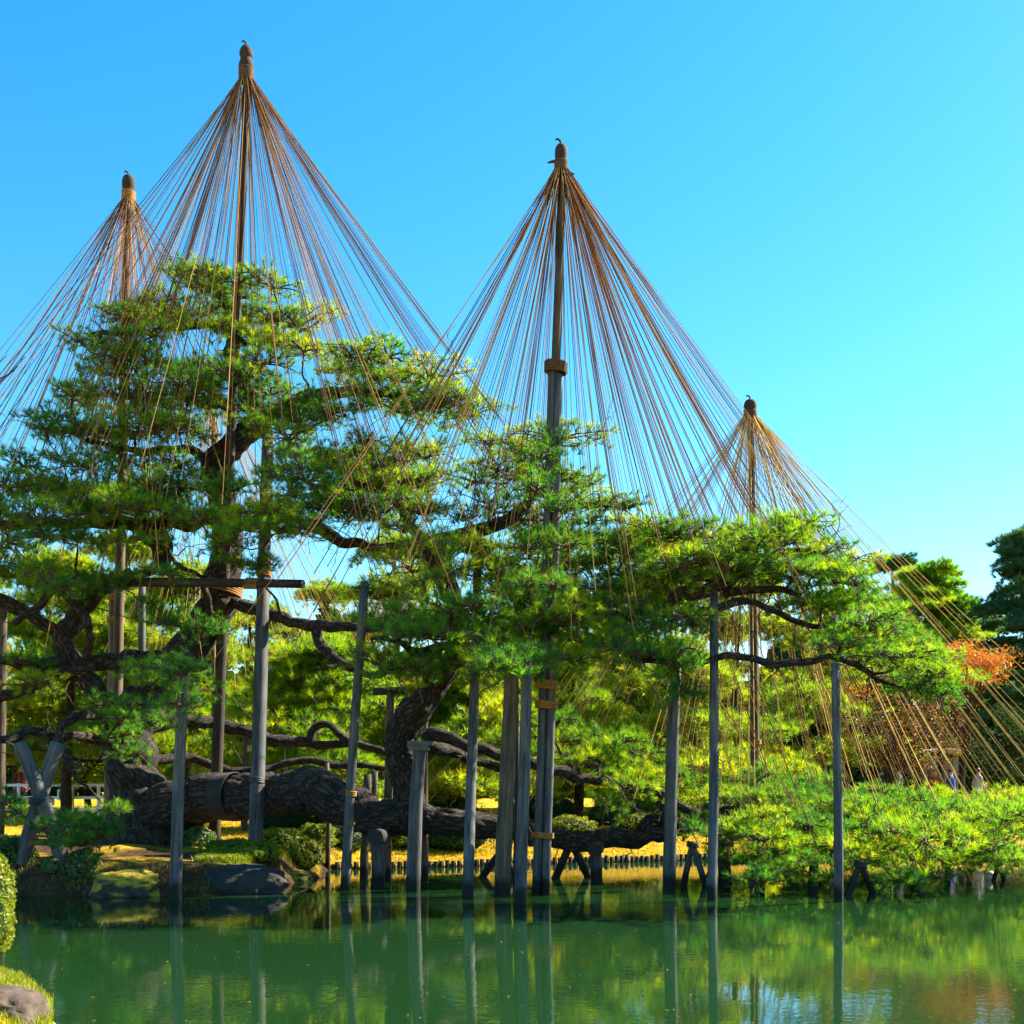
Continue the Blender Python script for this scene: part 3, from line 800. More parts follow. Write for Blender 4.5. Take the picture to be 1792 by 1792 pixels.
def grow_branches(root, padpos, skel, mat, name='branch', r0=0.045, sides=5):
    """each pad hangs on a crooked branch that forks from the nearest wood grown so far"""
    sk = np.array(skel)
    left = list(range(len(padpos)))
    d0 = [np.min(np.linalg.norm(sk[:, :3] - np.array(padpos[i][0]), axis=1)) for i in left]
    left = [i for _, i in sorted(zip(d0, left))]
    for i in left:
        p = np.array(padpos[i][0])
        dv = sk[:, :3] - p
        dist = np.linalg.norm(dv, axis=1) + 1.2 * np.maximum(dv[:, 2] - 0.1, 0) + 0.4 * np.maximum(-dv[:, 2] - 1.2, 0)
        j = int(np.argmin(dist))
        b, br = sk[j, :3], sk[j, 3]
        L = np.linalg.norm(p - b)
        if L < 0.12:
            continue
        nseg = max(3, int(L / 0.28))
        pts = []
        for s in range(nseg + 1):
            t = s / nseg
            q = b + (p - b) * t
            wob = min(0.16, 0.09 * L) * math.sin(math.pi * t)
            q = q + np.array([random.gauss(0, 1), random.gauss(0, 1), random.gauss(0, 0.8)]) * wob * 0.75
            q[2] -= 0.10 * L * math.sin(math.pi * t) * 0.8
            pts.append(q)
        ra = min(r0, br * 0.75, 0.02 + 0.016 * L)
        ra = max(ra, 0.014)
        S = spline([tuple(q) + (ra + (0.013 - ra) * k / nseg,) for k, q in enumerate(pts)], 3)
        mb = MB()
        mb.tube([Vector(q[:3]) for q in S], [max(0.008, x) for x in S[:, 3]], sides, False, 0, 0.1, i)
        mb.bc = bark_coords([Vector(q[:3]) for q in S], [max(0.008, x) for x in S[:, 3]], sides, i)
        mb.build(name, M[mat], root)
        sk = np.concatenate([sk, S[2:]])


def hang_pads(root, padpos, meshes, tilt=0.10, smin=0.88, smax=1.15, name='foliage_pad'):
    for p, s in padpos:
        me = random.choice(meshes[s] if isinstance(meshes, dict) else meshes)
        k = random.uniform(smin, smax)
        link(name, me, root, Vector(p) - root.location, (random.uniform(-tilt, tilt), random.uniform(-tilt, tilt), random.uniform(0, 6.283)), (k, k, k * random.uniform(0.85, 1.1)))


grow_branches(TREE, PADPOS, SKEL, 'bark')
def join_pads(root, padpos, meshes, name):
    """the pads past the three hundredth, joined into one part"""
    cache = {}
    Vs, Ts, Ms, Is, nv = [], [], [], [], 0
    for p, s in padpos:
        me = random.choice(meshes[s])
        if me.name not in cache:
            n, m = len(me.vertices), len(me.polygons)
            c = np.empty(n * 3, np.float32); me.vertices.foreach_get('co', c)
            t = np.empty(m * 3, np.int32); me.loops.foreach_get('vertex_index', t)
            mi = np.empty(m, np.int32); me.polygons.foreach_get('material_index', mi)
            ti = np.empty(n * 4, np.float32); me.color_attributes['tint'].data.foreach_get('color', ti)
            cache[me.name] = (c.reshape(-1, 3), t.reshape(-1, 3), mi, ti[::4])
        c, t, mi, ti = cache[me.name]
        an, k = random.uniform(0, 6.283), random.uniform(0.88, 1.15)
        ca, sa = math.cos(an) * k, math.sin(an) * k
        q = np.stack([c[:, 0] * ca - c[:, 1] * sa, c[:, 0] * sa + c[:, 1] * ca, c[:, 2] * k], -1) + np.array(Vector(p) - root.location, np.float32)
        Vs.append(q); Ts.append(t + nv); Ms.append(mi); Is.append(np.clip(ti + random.uniform(-0.3, 0.3), 0, 1)); nv += len(c)
    me = np_mesh(name, np.concatenate(Vs), np.concatenate(Ts), [M['needle'], M['twig']], np.concatenate(Ms), np.concatenate(Is))
    tag(link(name, me, root), kind='stuff')


RANK = sorted(PADPOS, key=lambda q: (0 if -30 < q[0].x / q[0].y * F + 896 < 1820 else 1, -{'S': 0.45, 'M': 0.74, 'L': 1.05}[q[1]] / q[0].y))
hang_pads(TREE, RANK[:300], PADS, 0.24, 0.8, 1.15)
if len(RANK) > 300:
    join_pads(TREE, RANK[300:], PADS, 'needle_sprays')
print('PADS', len(RANK))


# fine bare shoots that tangle between the pads
sk_arr = [q for q in SKEL if q[3] < 0.22]
tw = MB()
for k in range(420):
    if k % 2:
        b = random.choice(sk_arr); p0 = Vector(b[:3]); r0 = 0.017
    else:
        b = random.choice(PADPOS)[0]; p0 = Vector(b) + Vector((random.gauss(0, 0.25), random.gauss(0, 0.25), -0.02)); r0 = 0.012
    an = random.uniform(0, 6.283)
    d = Vector((math.cos(an), math.sin(an) * 0.7, random.uniform(-0.55, 0.5)))
    pts = [p0]
    for q in range(random.randint(4, 8)):
        d = (d + Vector((random.gauss(0, 0.42), random.gauss(0, 0.42), random.gauss(0, 0.38)))).normalized()
        pts.append(pts[-1] + d * random.uniform(0.10, 0.20))
        if random.random() < 0.45 and q > 0:
            d2 = (d + Vector((random.gauss(0, 0.8), random.gauss(0, 0.8), random.gauss(0, 0.6)))).normalized()
            a2 = pts[-1]
            tw.tube([a2, a2 + d2 * 0.13, a2 + d2 * 0.2 + Vector((random.gauss(0, 0.06), random.gauss(0, 0.06), random.gauss(0, 0.06))), a2 + d2 * 0.33], [0.007, 0.006, 0.005, 0.003], 3, False)
    tw.tube(pts, [r0 * (1 - 0.7 * i / len(pts)) for i in range(len(pts))], 4, False)
tag(tw.build('twig_tangle', M['twig'], TREE), kind='stuff')


# bands on the trunk
def band(parent, c, axis, r, w, turns, mat, name='lashing', proud=1.08, origin=None):
    """a stack of rope coils round a log"""
    ax = Vector(axis).normalized()
    a = ax.orthogonal().normalized(); b = ax.cross(a)
    vs, fs = [], []
    S = 20
    rows = []
    for k in range(turns):
        for q in range(5):
            ph = math.pi * q / 4
            rows.append(((k + q / 4.0) / turns - 0.5, r * proud + 0.35 * (w / turns) * math.sin(ph)))
    for (h, rr) in rows:
        for s in range(S):
            an = 6.28318 * s / S
            sl = 0.12 * w * math.sin(an)
            vs.append(Vector(c) + ax * (h * w + sl) + (a * math.cos(an) + b * math.sin(an)) * rr)
    for i in range(len(rows) - 1):
        for s in range(S):
            fs.append((i * S + s, i * S + (s + 1) % S, (i + 1) * S + (s + 1) % S, (i + 1) * S + s))
    mb = MB(); mb.add(vs, fs)
    return mb.build(name, M[mat], parent, origin=origin)


band(TREE, P(392, 1030, 25.0), P(398, 985, 25.1) - P(380, 1065, 24.95), px(29, 25), 0.24, 5, 'band', 'straw_band')
band(TREE, P(398, 985, 25.1), P(400, 940, 25.2) - P(390, 1030, 25.0), px(26, 25), 0.20, 4, 'band', 'straw_band')
band(TREE, P(398, 1393, 23.6), P(430, 1391, 23.4) - P(366, 1397, 23.9), px(38, 23.6), 0.45, 9, 'wrap', 'trunk_wrap', 1.04)
band(TREE, P(680, 1431, 21.65), P(700, 1432, 21.55) - P(655, 1430, 21.7), px(31, 21.6), 0.30, 8, 'wrap', 'trunk_wrap', 1.06)
band(TREE, P(818, 1441, 21.45), P(830, 1443, 21.5) - P(806, 1440, 21.4), px(21, 21.4), 0.22, 6, 'wrap', 'trunk_wrap', 1.08)


# ------------------------------------------------------------------ posts
def log_path(a, b, wob, n=9):
    a, b = Vector(a), Vector(b)
    out = []
    ph = random.uniform(0, 6.28)
    for k in range(n):
        t = k / (n - 1)
        q = a.lerp(b, t)
        q.x += wob * math.sin(t * 5 + ph)
        q.y += wob * math.cos(t * 4 + ph)
        out.append(q)
    return out


def log_mesh(mb, a, b, ra, rb, sides=14, wob=0.012, n=10):
    pts = log_path(a, b, wob, n)
    rad = [ra + (rb - ra) * k / (n - 1) for k in range(n)]
    mb.tube(pts, rad, sides, True, 0, 0.07, random.uniform(0, 50))
    mb.bc = bark_coords(pts, rad, sides, 0.0)


def post(label, top, base, w, D=None, Dt=None, mat='post', cat='post', name='support_post', group='timber props under the great pine', sink=0.5, cap=None, lash=()):
    if D is None:
        D = water_D(base[1])
    Dt = D if Dt is None else Dt
    a, b = P(base[0], base[1], D), P(top[0], top[1], Dt)
    d = (b - a).normalized()
    root = empty(name, a, label, cat, group)
    r = px(w / 2, D)
    mb = MB()
    log_mesh(mb, a - d * sink, b, r * 1.06, r * 0.9, wob=0.014)
    shaft = mb.build('shaft', M[mat], root)
    if cap == 'plate':
        mb = MB(); c = b + d * 0.03
        mb.box(c, (r * 3.4, r * 2.6, 0.07)); mb.box(c - Vector((0, 0, 0.08)), (r * 2.4, r * 2.2, 0.09))
        mb.build('cap_plate', M['plain_timber'], root, smooth=False)
    if cap == 'cross':
        mb = MB(); c = b + d * 0.02
        mb.tube([c + Vector((-0.32, 0.02, 0)), c + Vector((0.32, -0.02, 0.02))], [0.075, 0.07], 12, True, 0, 0.06, 3)
        mb.build('cross_log', M['plain_dark'], root)
    if cap == 'log':
        mb = MB(); c = b + Vector((0, 0, 0.02))
        mb.tube([c + Vector((-0.04, -0.32, 0)), c + Vector((0.04, 0.3, 0))], [0.15, 0.15], 16, True, 0, 0.06, 4)
        mb.build('cradle_log', M['plain_dark'], root)
    for (v, hgt, m) in lash:
        t = (v - base[1]) / (top[1] - base[1])
        c = a.lerp(b, t)
        band(shaft, c, d, r, hgt, max(3, int(hgt / 0.04)), m, origin=root.location)
    return root


post('slim blue-grey post in the water before the pine trunk base', (324, 1150), (305, 1572), 21, lash=())
post('tall grey post lashed to the horizontal beam left of centre', (470, 762), (445, 1496), 25, D=22.0, Dt=24.9, lash=[(1020, 0.26, 'band'), (1380, 0.12, 'wire'), (1002, 0.06, 'band')])
post('slender leaning dark pole crossing the thick low trunk', (637, 1018), (604, 1558), 17, mat='post', lash=[(1028, 0.05, 'wire'), (1388, 0.10, 'band'), (1440, 0.05, 'band')])
post('grey post with capital plate holding up the crook of the rising trunk', (735, 1304), (722, 1560), 25, D=20.2, cap='plate')
post('thin grey post standing just right of the plate-capped post', (836, 944), (820, 1570), 19, Dt=21.9)
post('greenish brown thick post left of the pale blue post', (895, 1148), (880, 1566), 28, mat='post_warm')
post('pale blue-grey post, nearest the camera in the middle', (921, 1150), (912, 1582), 21)
post('greenish grey post right of centre with dark stained foot', (1183, 1140), (1170, 1556), 22, mat='post')
post('straight blue-grey post under the right foliage lobe', (1251, 1036), (1246, 1576), 17, Dt=19.9)
post('rightmost straight blue-grey post carrying the long thin branch', (1463, 1160), (1467, 1578), 16)
post('narrow dark post with crosspiece on top behind the rising trunk', (682, 1212), (678, 1546), 16, D=22.4, mat='post_warm', cap='cross')
post('short stout pale post with a cradle log under the thick low trunk', (664, 1466), (660, 1554), 25, D=20.9, cap='log')
post('thin brown post seen beyond the plate-capped post', (745, 1148), (742, 1546), 13, D=22.6, mat='post_warm', cap='cross')
post('brown post standing in the water behind the leaning dark pole', (642, 1355), (638, 1532), 15, D=23.4, mat='post_warm')
post('thin yellowish stake standing alone before the golden lawn', (573, 1335), (573, 1522), 9, D=25.2, mat='post_warm')
post('short stout post with round cradle log under the limb end', (1043, 1486), (1043, 1546), 22, D=22.0, mat='post', cap='log')
post('grey post on the bank behind the pine trunk', (250, 1010), (247, 1440), 14, D=28.5, mat='post')
post('weathered double-width post leaning behind the trunk base', (204, 1000), (196, 1440), 27, D=27.0, mat='post_warm', lash=[(1045, 0.16, 'band'), (1086, 0.16, 'band')])
post('grey post cut by the left edge of the picture', (6, 1060), (-4, 1482), 18, D=24.0, mat='post_warm')
post('dark stub post under the low foliage left of the rightmost post', (1326, 1478), (1324, 1552), 26, D=21.1, mat='post_dark')
post('dark stub post in the water next to the straight blue-grey post', (1268, 1470), (1268, 1548), 24, D=21.6, mat='post_dark')
post('thin dark stub post just left of the rightmost post', (1424, 1500), (1424, 1562), 18, D=20.0, mat='post_dark')
post('dark stub post deep under the low foliage at right', (1602, 1520), (1602, 1550), 20, D=21.3, mat='post_dark')
post('grey stub post inside the low foliage near the right edge', (1658, 1470), (1658, 1530), 12, D=24.0, mat='post_dark')
post('thin post beyond the thick low trunk, right of its hump', (430, 1290), (428, 1470), 12, D=29.0, mat='post_warm')
post('short brown post behind the slender leaning pole', (656, 1350), (655, 1528), 11, D=24.4, mat='post_warm')
post('dark narrow post hidden behind the thick greenish brown post', (905, 1200), (902, 1556), 10, D=20.7, mat='post_dark')


def trestle(label, apex, feet, w, D, mat='post_dark', group='small trestles standing in the water', over=0.0):
    base = P((feet[0][0] + feet[1][0]) / 2, feet[0][1], D)
    root = empty('trestle', base, label, 'trestle', group)
    for k, f in enumerate(feet):
        a = P(f[0], f[1], D + (0.1 if k else -0.1)); b = P(apex[0], apex[1], D)
        d = (b - a).normalized()
        mb = MB(); log_mesh(mb, a - d * 0.4, b + d * (over + 0.05), px(w / 2, D), px(w / 2, D) * 0.92, 12, 0.006, 6)
        mb.build('leg', M[mat], root)
    band(root, P(apex[0], apex[1] - over, D), (0, 0, 1), px(w * 0.75, D), 0.10, 3, 'wire', 'binding')
    return root


trestle('black A-shaped trestle in the water right of the rightmost post', (1506, 1512), [(1483, 1566), (1528, 1566)], 13, 19.7)
trestle('grey A-shaped trestle between two posts right of centre', (1212, 1478), [(1235, 1552), (1196, 1550)], 12, 21.2, 'post')
trestle('V of slanting props left of the straight blue-grey post', (1262, 1480), [(1232, 1552), (1275, 1548)], 11, 21.6, 'post')
trestle('dark A-shaped trestle under the limb behind the twin pole', (1000, 1474), [(972, 1536), (1030, 1536)], 15, 23.2)
trestle('small dark forked trestle near the right edge of the water', (1748, 1508), [(1740, 1540), (1757, 1540)], 9, 22.6)
trestle('slanting dark trestle left of the thick brown post', (878, 1488), [(845, 1534), (905, 1540)], 13, 23.4)

# the crossed props at the left
xr = empty('crossed_props', P(75, 1562, 20), 'pair of thick blue-grey poles crossed and bound in an X at left', 'props')
for (ut, vt, ub, vb, dd) in ((36, 1302, 128, 1566, -0.12), (102, 1300, 24, 1562, 0.12)):
    a, b = P(ub, vb, 19.9 + dd), P(ut, vt, 20.3 + dd)
    # the two logs bow towards the crossing
    mid = P((ub + ut) / 2 + (4 if ub > ut else -4), (vb + vt) / 2, 20.1 + dd)
    dn = (a - mid).normalized()
    S = spline([tuple(a + dn * 0.3), tuple(a), tuple(mid), tuple(b)], 5)
    mb = MB(); mb.tube([Vector(q) for q in S], [px(12.5, 20)] * len(S), 16, True, 0, 0.08, ub)
    mb.bc = bark_coords([Vector(q) for q in S], [px(12.5, 20)] * len(S), 16, 0.0)
    mb.build('prop', M['post'], xr)
band(xr, P(72, 1402, 20.1), (0, 0, 1), px(20, 20), 0.12, 4, 'wire', 'binding')

# horizontal beam
beam = empty('crossbeam', P(285, 1020, 24.0), 'long dark horizontal log lashed to posts across the left trunk', 'beam')
mb = MB(); log_mesh(mb, P(40, 1016, 24.2), P(532, 1022, 22.2), px(9, 24), px(7, 23), 12, 0.01, 14)
mb.build('log', M['beam'], beam)
band(beam, P(82, 1017, 24.03), P(532, 1022, 22.2) - P(40, 1016, 24.2), px(9, 24), 0.16, 4, 'band')
band(beam, P(440, 1021, 22.57), P(532, 1022, 22.2) - P(40, 1016, 24.2), px(8, 23), 0.30, 7, 'band')


# ------------------------------------------------------------------ rope cones
def finial(root, c, r, hgt, mat, style):
    """straw cap at the pole top: bulged bundle with ribs"""
    prof = {0: [(0, 1.05), (0.18, 0.98), (0.30, 0.95), (0.45, 1.06), (0.62, 0.78), (0.68, 0.95), (0.82, 0.9), (0.93, 0.5), (1.0, 0.08)],
            1: [(0, 1.05), (0.25, 0.95), (0.45, 0.92), (0.6, 1.0), (0.78, 0.95), (0.9, 0.7), (0.97, 0.3), (1.0, 0.1)]}[style]
    S = 28
    vs, fs = [], []
    pr = spline(prof, 3)
    for (h, q) in pr:
        for s in range(S):
            an = 6.28318 * s / S
            rr = r * q * (1 + (0.07 if s % 2 else -0.05))
            vs.append(c + Vector((rr * math.cos(an), rr * math.sin(an), h * hgt)))
    for i in range(len(pr) - 1):
        for s in range(S):
            fs.append((i * S + s, i * S + (s + 1) % S, (i + 1) * S + (s + 1) % S, (i + 1) * S + s))
    fs.append(tuple((len(pr) - 1) * S + s for s in range(S)))
    mb = MB(); mb.add(vs, fs); cap = mb.build('straw_cap', M[mat], root)
    # loose end sticking out of the top
    mb = MB(); t = c + Vector((0, 0, hgt * 0.97))
    mb.tube([t, t + Vector((-0.02, 0, 0.06)), t + Vector((-0.07, 0, 0.09)), t + Vector((-0.10, 0, 0.06))], [0.02, 0.022, 0.02, 0.012], 6)
    mb.build('loose_end', M[mat], cap, origin=root.location)
    return cap


def rope_cone(label, apex, base, D, pole_w, n_ropes, cap_top, ends, rope_mat, pole_mat, style, max_slope, r_rope=0.0074, seed=0, Db=None, lower=None, min_drop=1.2, capmat='straw_dark', ties=False, lash=(), fan=None, bindmat='dark_straw_rope'):
    g = random.Random(seed)
    Db = Db or D
    a = P(base[0], base[1], Db); ap = P(apex[0], apex[1], D)
    root = empty('rope_pole', a, label, 'rope cone', 'snow-rope cones of the garden')
    d = (ap - a).normalized()
    r = px(pole_w / 2, D)
    mb = MB(); log_mesh(mb, a - d * 0.6, ap + d * 0.1, r * 1.25, r * 0.75, 12, 0.02, 16)
    pole = mb.build('pole', M[pole_mat], root)
    if lower:
        (lu, lv, lw, off) = lower
        t = (lv - base[1]) / (apex[1] - base[1])
        for k, o in enumerate((-off, off)):
            mb = MB(); q = a.lerp(ap, t)
            log_mesh(mb, a + Vector((o, -0.16, 0)) - d * 0.5, q + Vector((o * 0.6, -0.15, -0.25 * k)), px(lw / 2, D), px(lw / 2, D) * 0.9, 12, 0.012, 10)
            mb.build('stay_post', M['post'], root)
    hgt = px(apex[1] - cap_top, D)
    rc = px(11.5, D) if style == 0 else px(10.5, D)
    cap = finial(root, ap - Vector((0, 0, 0.02)), rc, hgt, capmat, style)
    band(cap, ap + Vector((0, 0, hgt * 0.2)), (0, 0, 1), rc, hgt * 0.34, 6, bindmat, 'binding', origin=root.location)
    if ties:
        for sx, hz in ((-1, 0.18), (1, -0.02)):
            mb = MB(); q = ap + Vector((sx * rc, 0, hz))
            mb.tube([q, q + Vector((sx * 0.07, 0, -0.01)), q + Vector((sx * 0.13, 0, -0.03))], [0.028, 0.022, 0.016], 6)
            mb.build('knot', M['straw_dark'], cap, origin=root.location)
    for (v, hg, m) in lash:
        t = (v - base[1]) / (apex[1] - base[1])
        band(pole, a.lerp(ap, t) + Vector((0, -0.14 if lower else 0, 0)), d, r * (1.3 if not lower else 1.85), hg, max(3, int(hg / 0.05)), m, origin=root.location)
    # ropes to the boughs
    good = []
    for e in ends:
        e = Vector(e)
        drop = ap.z - e.z
        h = math.hypot(e.x - ap.x, e.y - ap.y)
        if drop > min_drop and h / drop < max_slope and h / drop > 0.03:
            good.append(e)
    g.shuffle(good)
    if fan:
        (zlo, zhi, smin, smax, share) = fan
        extra = []
        for q in range(int(n_ropes * share)):
            an = 2 * math.pi * (q + g.random()) / (n_ropes * share)
            sl = smin + (smax - smin) * math.sqrt(g.random())
            zz = g.uniform(zlo, zhi)
            extra.append(Vector((ap.x + math.cos(an) * sl * (ap.z - zz), ap.y + math.sin(an) * sl * (ap.z - zz) * 0.8, zz)))
        good = extra + good
    k = 0
    while good and k < n_ropes:
        e = good[k % len(good)] + Vector((g.gauss(0, 0.55), g.gauss(0, 0.55), g.uniform(-0.05, 0.15)))
        dirh = Vector((e.x - ap.x, e.y - ap.y, 0))
        dirh = dirh.normalized() if dirh.length > 1e-6 else Vector((1, 0, 0))
        s0 = ap + dirh * rc * 0.85 + Vector((0, 0, g.uniform(-0.02, 0.10)))
        L = (e - s0).length
        sag = L * g.uniform(0.002, 0.010)
        pts = []
        for q in range(11):
            t = q / 10
            z = s0.lerp(e, t)
            z.z -= sag * 4 * t * (1 - t)
            pts.append(z)
        rr = r_rope * g.uniform(0.75, 1.25)
        mb = MB(); mb.tube(pts, rr, 4, False)
        mb.build('rope', M[rope_mat], root)
        k += 1
    return root


ENDS = [p + Vector((0, 0, 0.1)) for p, s in PADPOS if p.z > 3.7 or p.x > 3]


def sub(f):
    return [e for e in ENDS if f(e)]


rope_cone('tallest straw rope cone on a dark pole over the left crown', (431, 142), (375, 1480), 24.4, 17, 190, 75, ENDS, 'rope', 'beam', 0, 0.70, seed=1, Db=25.0, min_drop=3.5, fan=(6.5, 9.5, 0.15, 0.68, 0.3))
rope_cone('straw rope cone at far left, half hidden behind the left crown', (225, 352), (197, 1440), 26.5, 16, 120, 303, sub(lambda e: e.x < -3.5), 'rope', 'post_warm', 1, 0.70, seed=2, Db=26.6, fan=(6, 8.5, 0.15, 0.72, 0.5), bindmat='band')
rope_cone('dark-capped rope cone on the twin-post pole in the middle', (982, 300), (946, 1566), 20.2, 19, 190, 248, sub(lambda e: e.x > -6), 'rope', 'post_warm', 1, 0.80, seed=3, Db=19.9,
          lower=(960, 640, 15.5, 0.088), ties=True, fan=(4.6, 6.2, 0.2, 0.72, 0.3), lash=[(652, 0.20, 'dark_straw_rope'), (1203, 0.16, 'band'), (1238, 0.14, 'band'), (1462, 0.10, 'band')])
LOW = [P(random.uniform(1130, 1960), random.uniform(1345, 1420), random.uniform(23, 30)) for _ in range(150)]
rope_cone('smallest rope cone at right above the low sunlit foliage', (1313, 732), (1325, 1500), 27.0, 14, 150, 696, LOW, 'rope_sunlit', 'post_warm', 1, 0.95, seed=4, Db=27.0, fan=(1.2, 1.9, 0.2, 0.88, 0.7), lash=[(1298, 0.12, 'band')])
BACK = [P(random.uniform(150, 720), random.uniform(1150, 1260), random.uniform(30, 38)) for _ in range(80)]
rope_cone('background rope cone seen through the left crown', (374, 690), (380, 1440), 34.0, 14, 80, 655, BACK, 'rope_sunlit', 'post_warm', 1, 0.8, seed=5)

# ------------------------------------------------------------------ leafy things
def leaf_mesh(name, pos, nrm, size, mat, tint, g, aspect=0.55, flat=0.5):
    n = len(pos)
    nr = unit(nrm * flat + g.normal(0, 1, (n, 3)) * (1 - flat))
    a = unit(np.cross(nr, g.normal(0, 1, (n, 3))))
    b = np.cross(nr, a)
    s = size * g.uniform(0.7, 1.3, (n, 1))
    V = np.stack([pos - a * s * 0.5, pos + b * s * aspect * 0.5, pos + a * s * 0.5, pos - b * s * aspect * 0.5], 1).reshape(-1, 3)
    k = np.arange(n)[:, None] * 4
    T = np.concatenate([k + np.array([[0, 1, 2]]), k + np.array([[0, 2, 3]])])
    return np_mesh(name, V, T, [mat], None, np.repeat(np.clip(tint, 0, 1), 4))


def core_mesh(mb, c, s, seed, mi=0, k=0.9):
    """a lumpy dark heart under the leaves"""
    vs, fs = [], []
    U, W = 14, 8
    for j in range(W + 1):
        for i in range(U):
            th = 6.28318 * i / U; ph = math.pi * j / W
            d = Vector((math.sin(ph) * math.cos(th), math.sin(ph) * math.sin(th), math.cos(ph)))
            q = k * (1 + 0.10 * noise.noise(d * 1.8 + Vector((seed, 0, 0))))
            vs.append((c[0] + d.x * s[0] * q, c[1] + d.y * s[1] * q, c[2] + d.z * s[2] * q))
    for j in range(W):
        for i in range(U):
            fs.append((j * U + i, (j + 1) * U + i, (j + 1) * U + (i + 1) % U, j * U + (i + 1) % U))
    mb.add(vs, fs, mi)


def shrub(label, c, s, mat, n, size, seed, name='clipped_shrub', cat='shrub', group=None, flat=0.6, rough=0.10):
    g = np.random.default_rng(seed)
    c = Vector(c)
    z0 = gz(c.x, c.y) if c.z is None else c.z
    root = empty(name, (c.x, c.y, z0), label, cat, group)
    d = unit(g.normal(0, 1, (n, 3)))
    d[:, 2] = np.where(d[:, 2] < -0.55, -d[:, 2], d[:, 2])
    q = np.array([1 + rough * noise.noise(Vector(x) * 1.8 + Vector((seed, 0, 0))) + 0.5 * rough * noise.noise(Vector(x) * 5 + Vector((seed, 0, 0))) for x in d])[:, None]
    q = q - np.abs(g.normal(0, 0.05, (n, 1)))
    S = np.array(s)
    pos = d * q * S + np.array([0, 0, S[2] * 0.72])
    t = np.clip(g.normal(0.5, 0.22, n), 0, 1)
    me = leaf_mesh('foliage', pos, d / S, size, M[mat], t, g, flat=flat)
    link('foliage', me, root)
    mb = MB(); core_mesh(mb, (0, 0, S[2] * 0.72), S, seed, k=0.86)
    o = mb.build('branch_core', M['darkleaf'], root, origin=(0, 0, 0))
    o.location = (0, 0, 0)
    return root


def on_ground(u, D, dz=0.0):
    x = (u - 896) / F * D
    return Vector((x, D, gz(x, D) + dz))


shrub('round clipped dark green shrub right of the crossed poles', on_ground(145, 19.85, -0.42), (0.33, 0.32, 0.40), 'shrub', 3600, 0.05, 11, group='clipped shrubs on the islet', flat=0.35, rough=0.2)
shrub('large clipped dark shrub behind the left crossed pole', on_ground(8, 20.3, -0.38), (0.62, 0.5, 0.50), 'shrub', 6500, 0.05, 12, group='clipped shrubs on the islet', flat=0.35, rough=0.2)
shrub('small leafy bush between the feet of the crossed poles', on_ground(92, 19.8, -0.12), (0.20, 0.18, 0.18), 'shrub', 1500, 0.04, 13, group='clipped shrubs on the islet', rough=0.3)
shrub('tall clipped yellow-green hedge at the lower left corner', Vector((-5.02, 10.35, 0.22)), (0.50, 0.6, 0.66), 'shrub_gold', 11000, 0.040, 14, name='hedge', cat='hedge', flat=0.35, rough=0.22)
BUSH = [(490, 1475, 22.8, 0.45, 0.32, 'lime', 'yellow-green bushy mound right of the tall lashed post'), (530, 1500, 22.9, 0.42, 0.34, 'shrub_gold', 'golden green mound at the islet tip'),
        (448, 1500, 21.4, 0.42, 0.24, 'lime', 'fresh green tuft at the foot of the tall lashed post'), (400, 1480, 22.4, 0.5, 0.2, 'lime', 'low green mound behind the dark islet rock'),
        (600, 1490, 26.6, 0.6, 0.4, 'shrub', 'dark bush on the far bank behind the thin stake'), (620, 1480, 27.6, 0.55, 0.42, 'shrub_gold', 'golden bush on the far bank behind the leaning pole'),
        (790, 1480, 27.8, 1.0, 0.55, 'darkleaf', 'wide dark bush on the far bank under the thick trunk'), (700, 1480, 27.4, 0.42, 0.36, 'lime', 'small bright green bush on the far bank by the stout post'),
        (555, 1500, 25.8, 0.42, 0.34, 'lime', 'leafy green bush on the far bank left of the thin stake'), (345, 1450, 24.0, 0.4, 0.26, 'shrub', 'dark green fern-like bush right of the pine trunk base'),
        (500, 1390, 31.0, 0.9, 0.4, 'darkleaf', 'dark bush at the edge of the golden lawn'), (780, 1400, 35.0, 1.2, 0.6, 'lime', 'lime-green bush behind the lawn left of the middle posts'),
        (950, 1400, 36.0, 1.3, 0.6, 'shrub', 'green bush behind the lawn at the twin-post pole'), (1090, 1400, 34.0, 1.2, 0.55, 'lime', 'lime-green bush behind the lawn under the limb end'),
        (1000, 1480, 30.0, 0.7, 0.35, 'shrub_gold', 'low golden bush on the far bank under the limb end'), (1120, 1480, 31.0, 0.7, 0.35, 'shrub_gold', 'low golden bush on the far bank left of the greenish grey post')]
for k, (u, v, D, sx, sz, mt, lb) in enumerate(BUSH):
    shrub(lb, on_ground(u, D, -0.08), (sx, sx * 0.8, sz), mt, 3600, 0.05, 30 + k, name='bush', cat='bush', group='bushes along the banks', rough=0.35, flat=0.4)


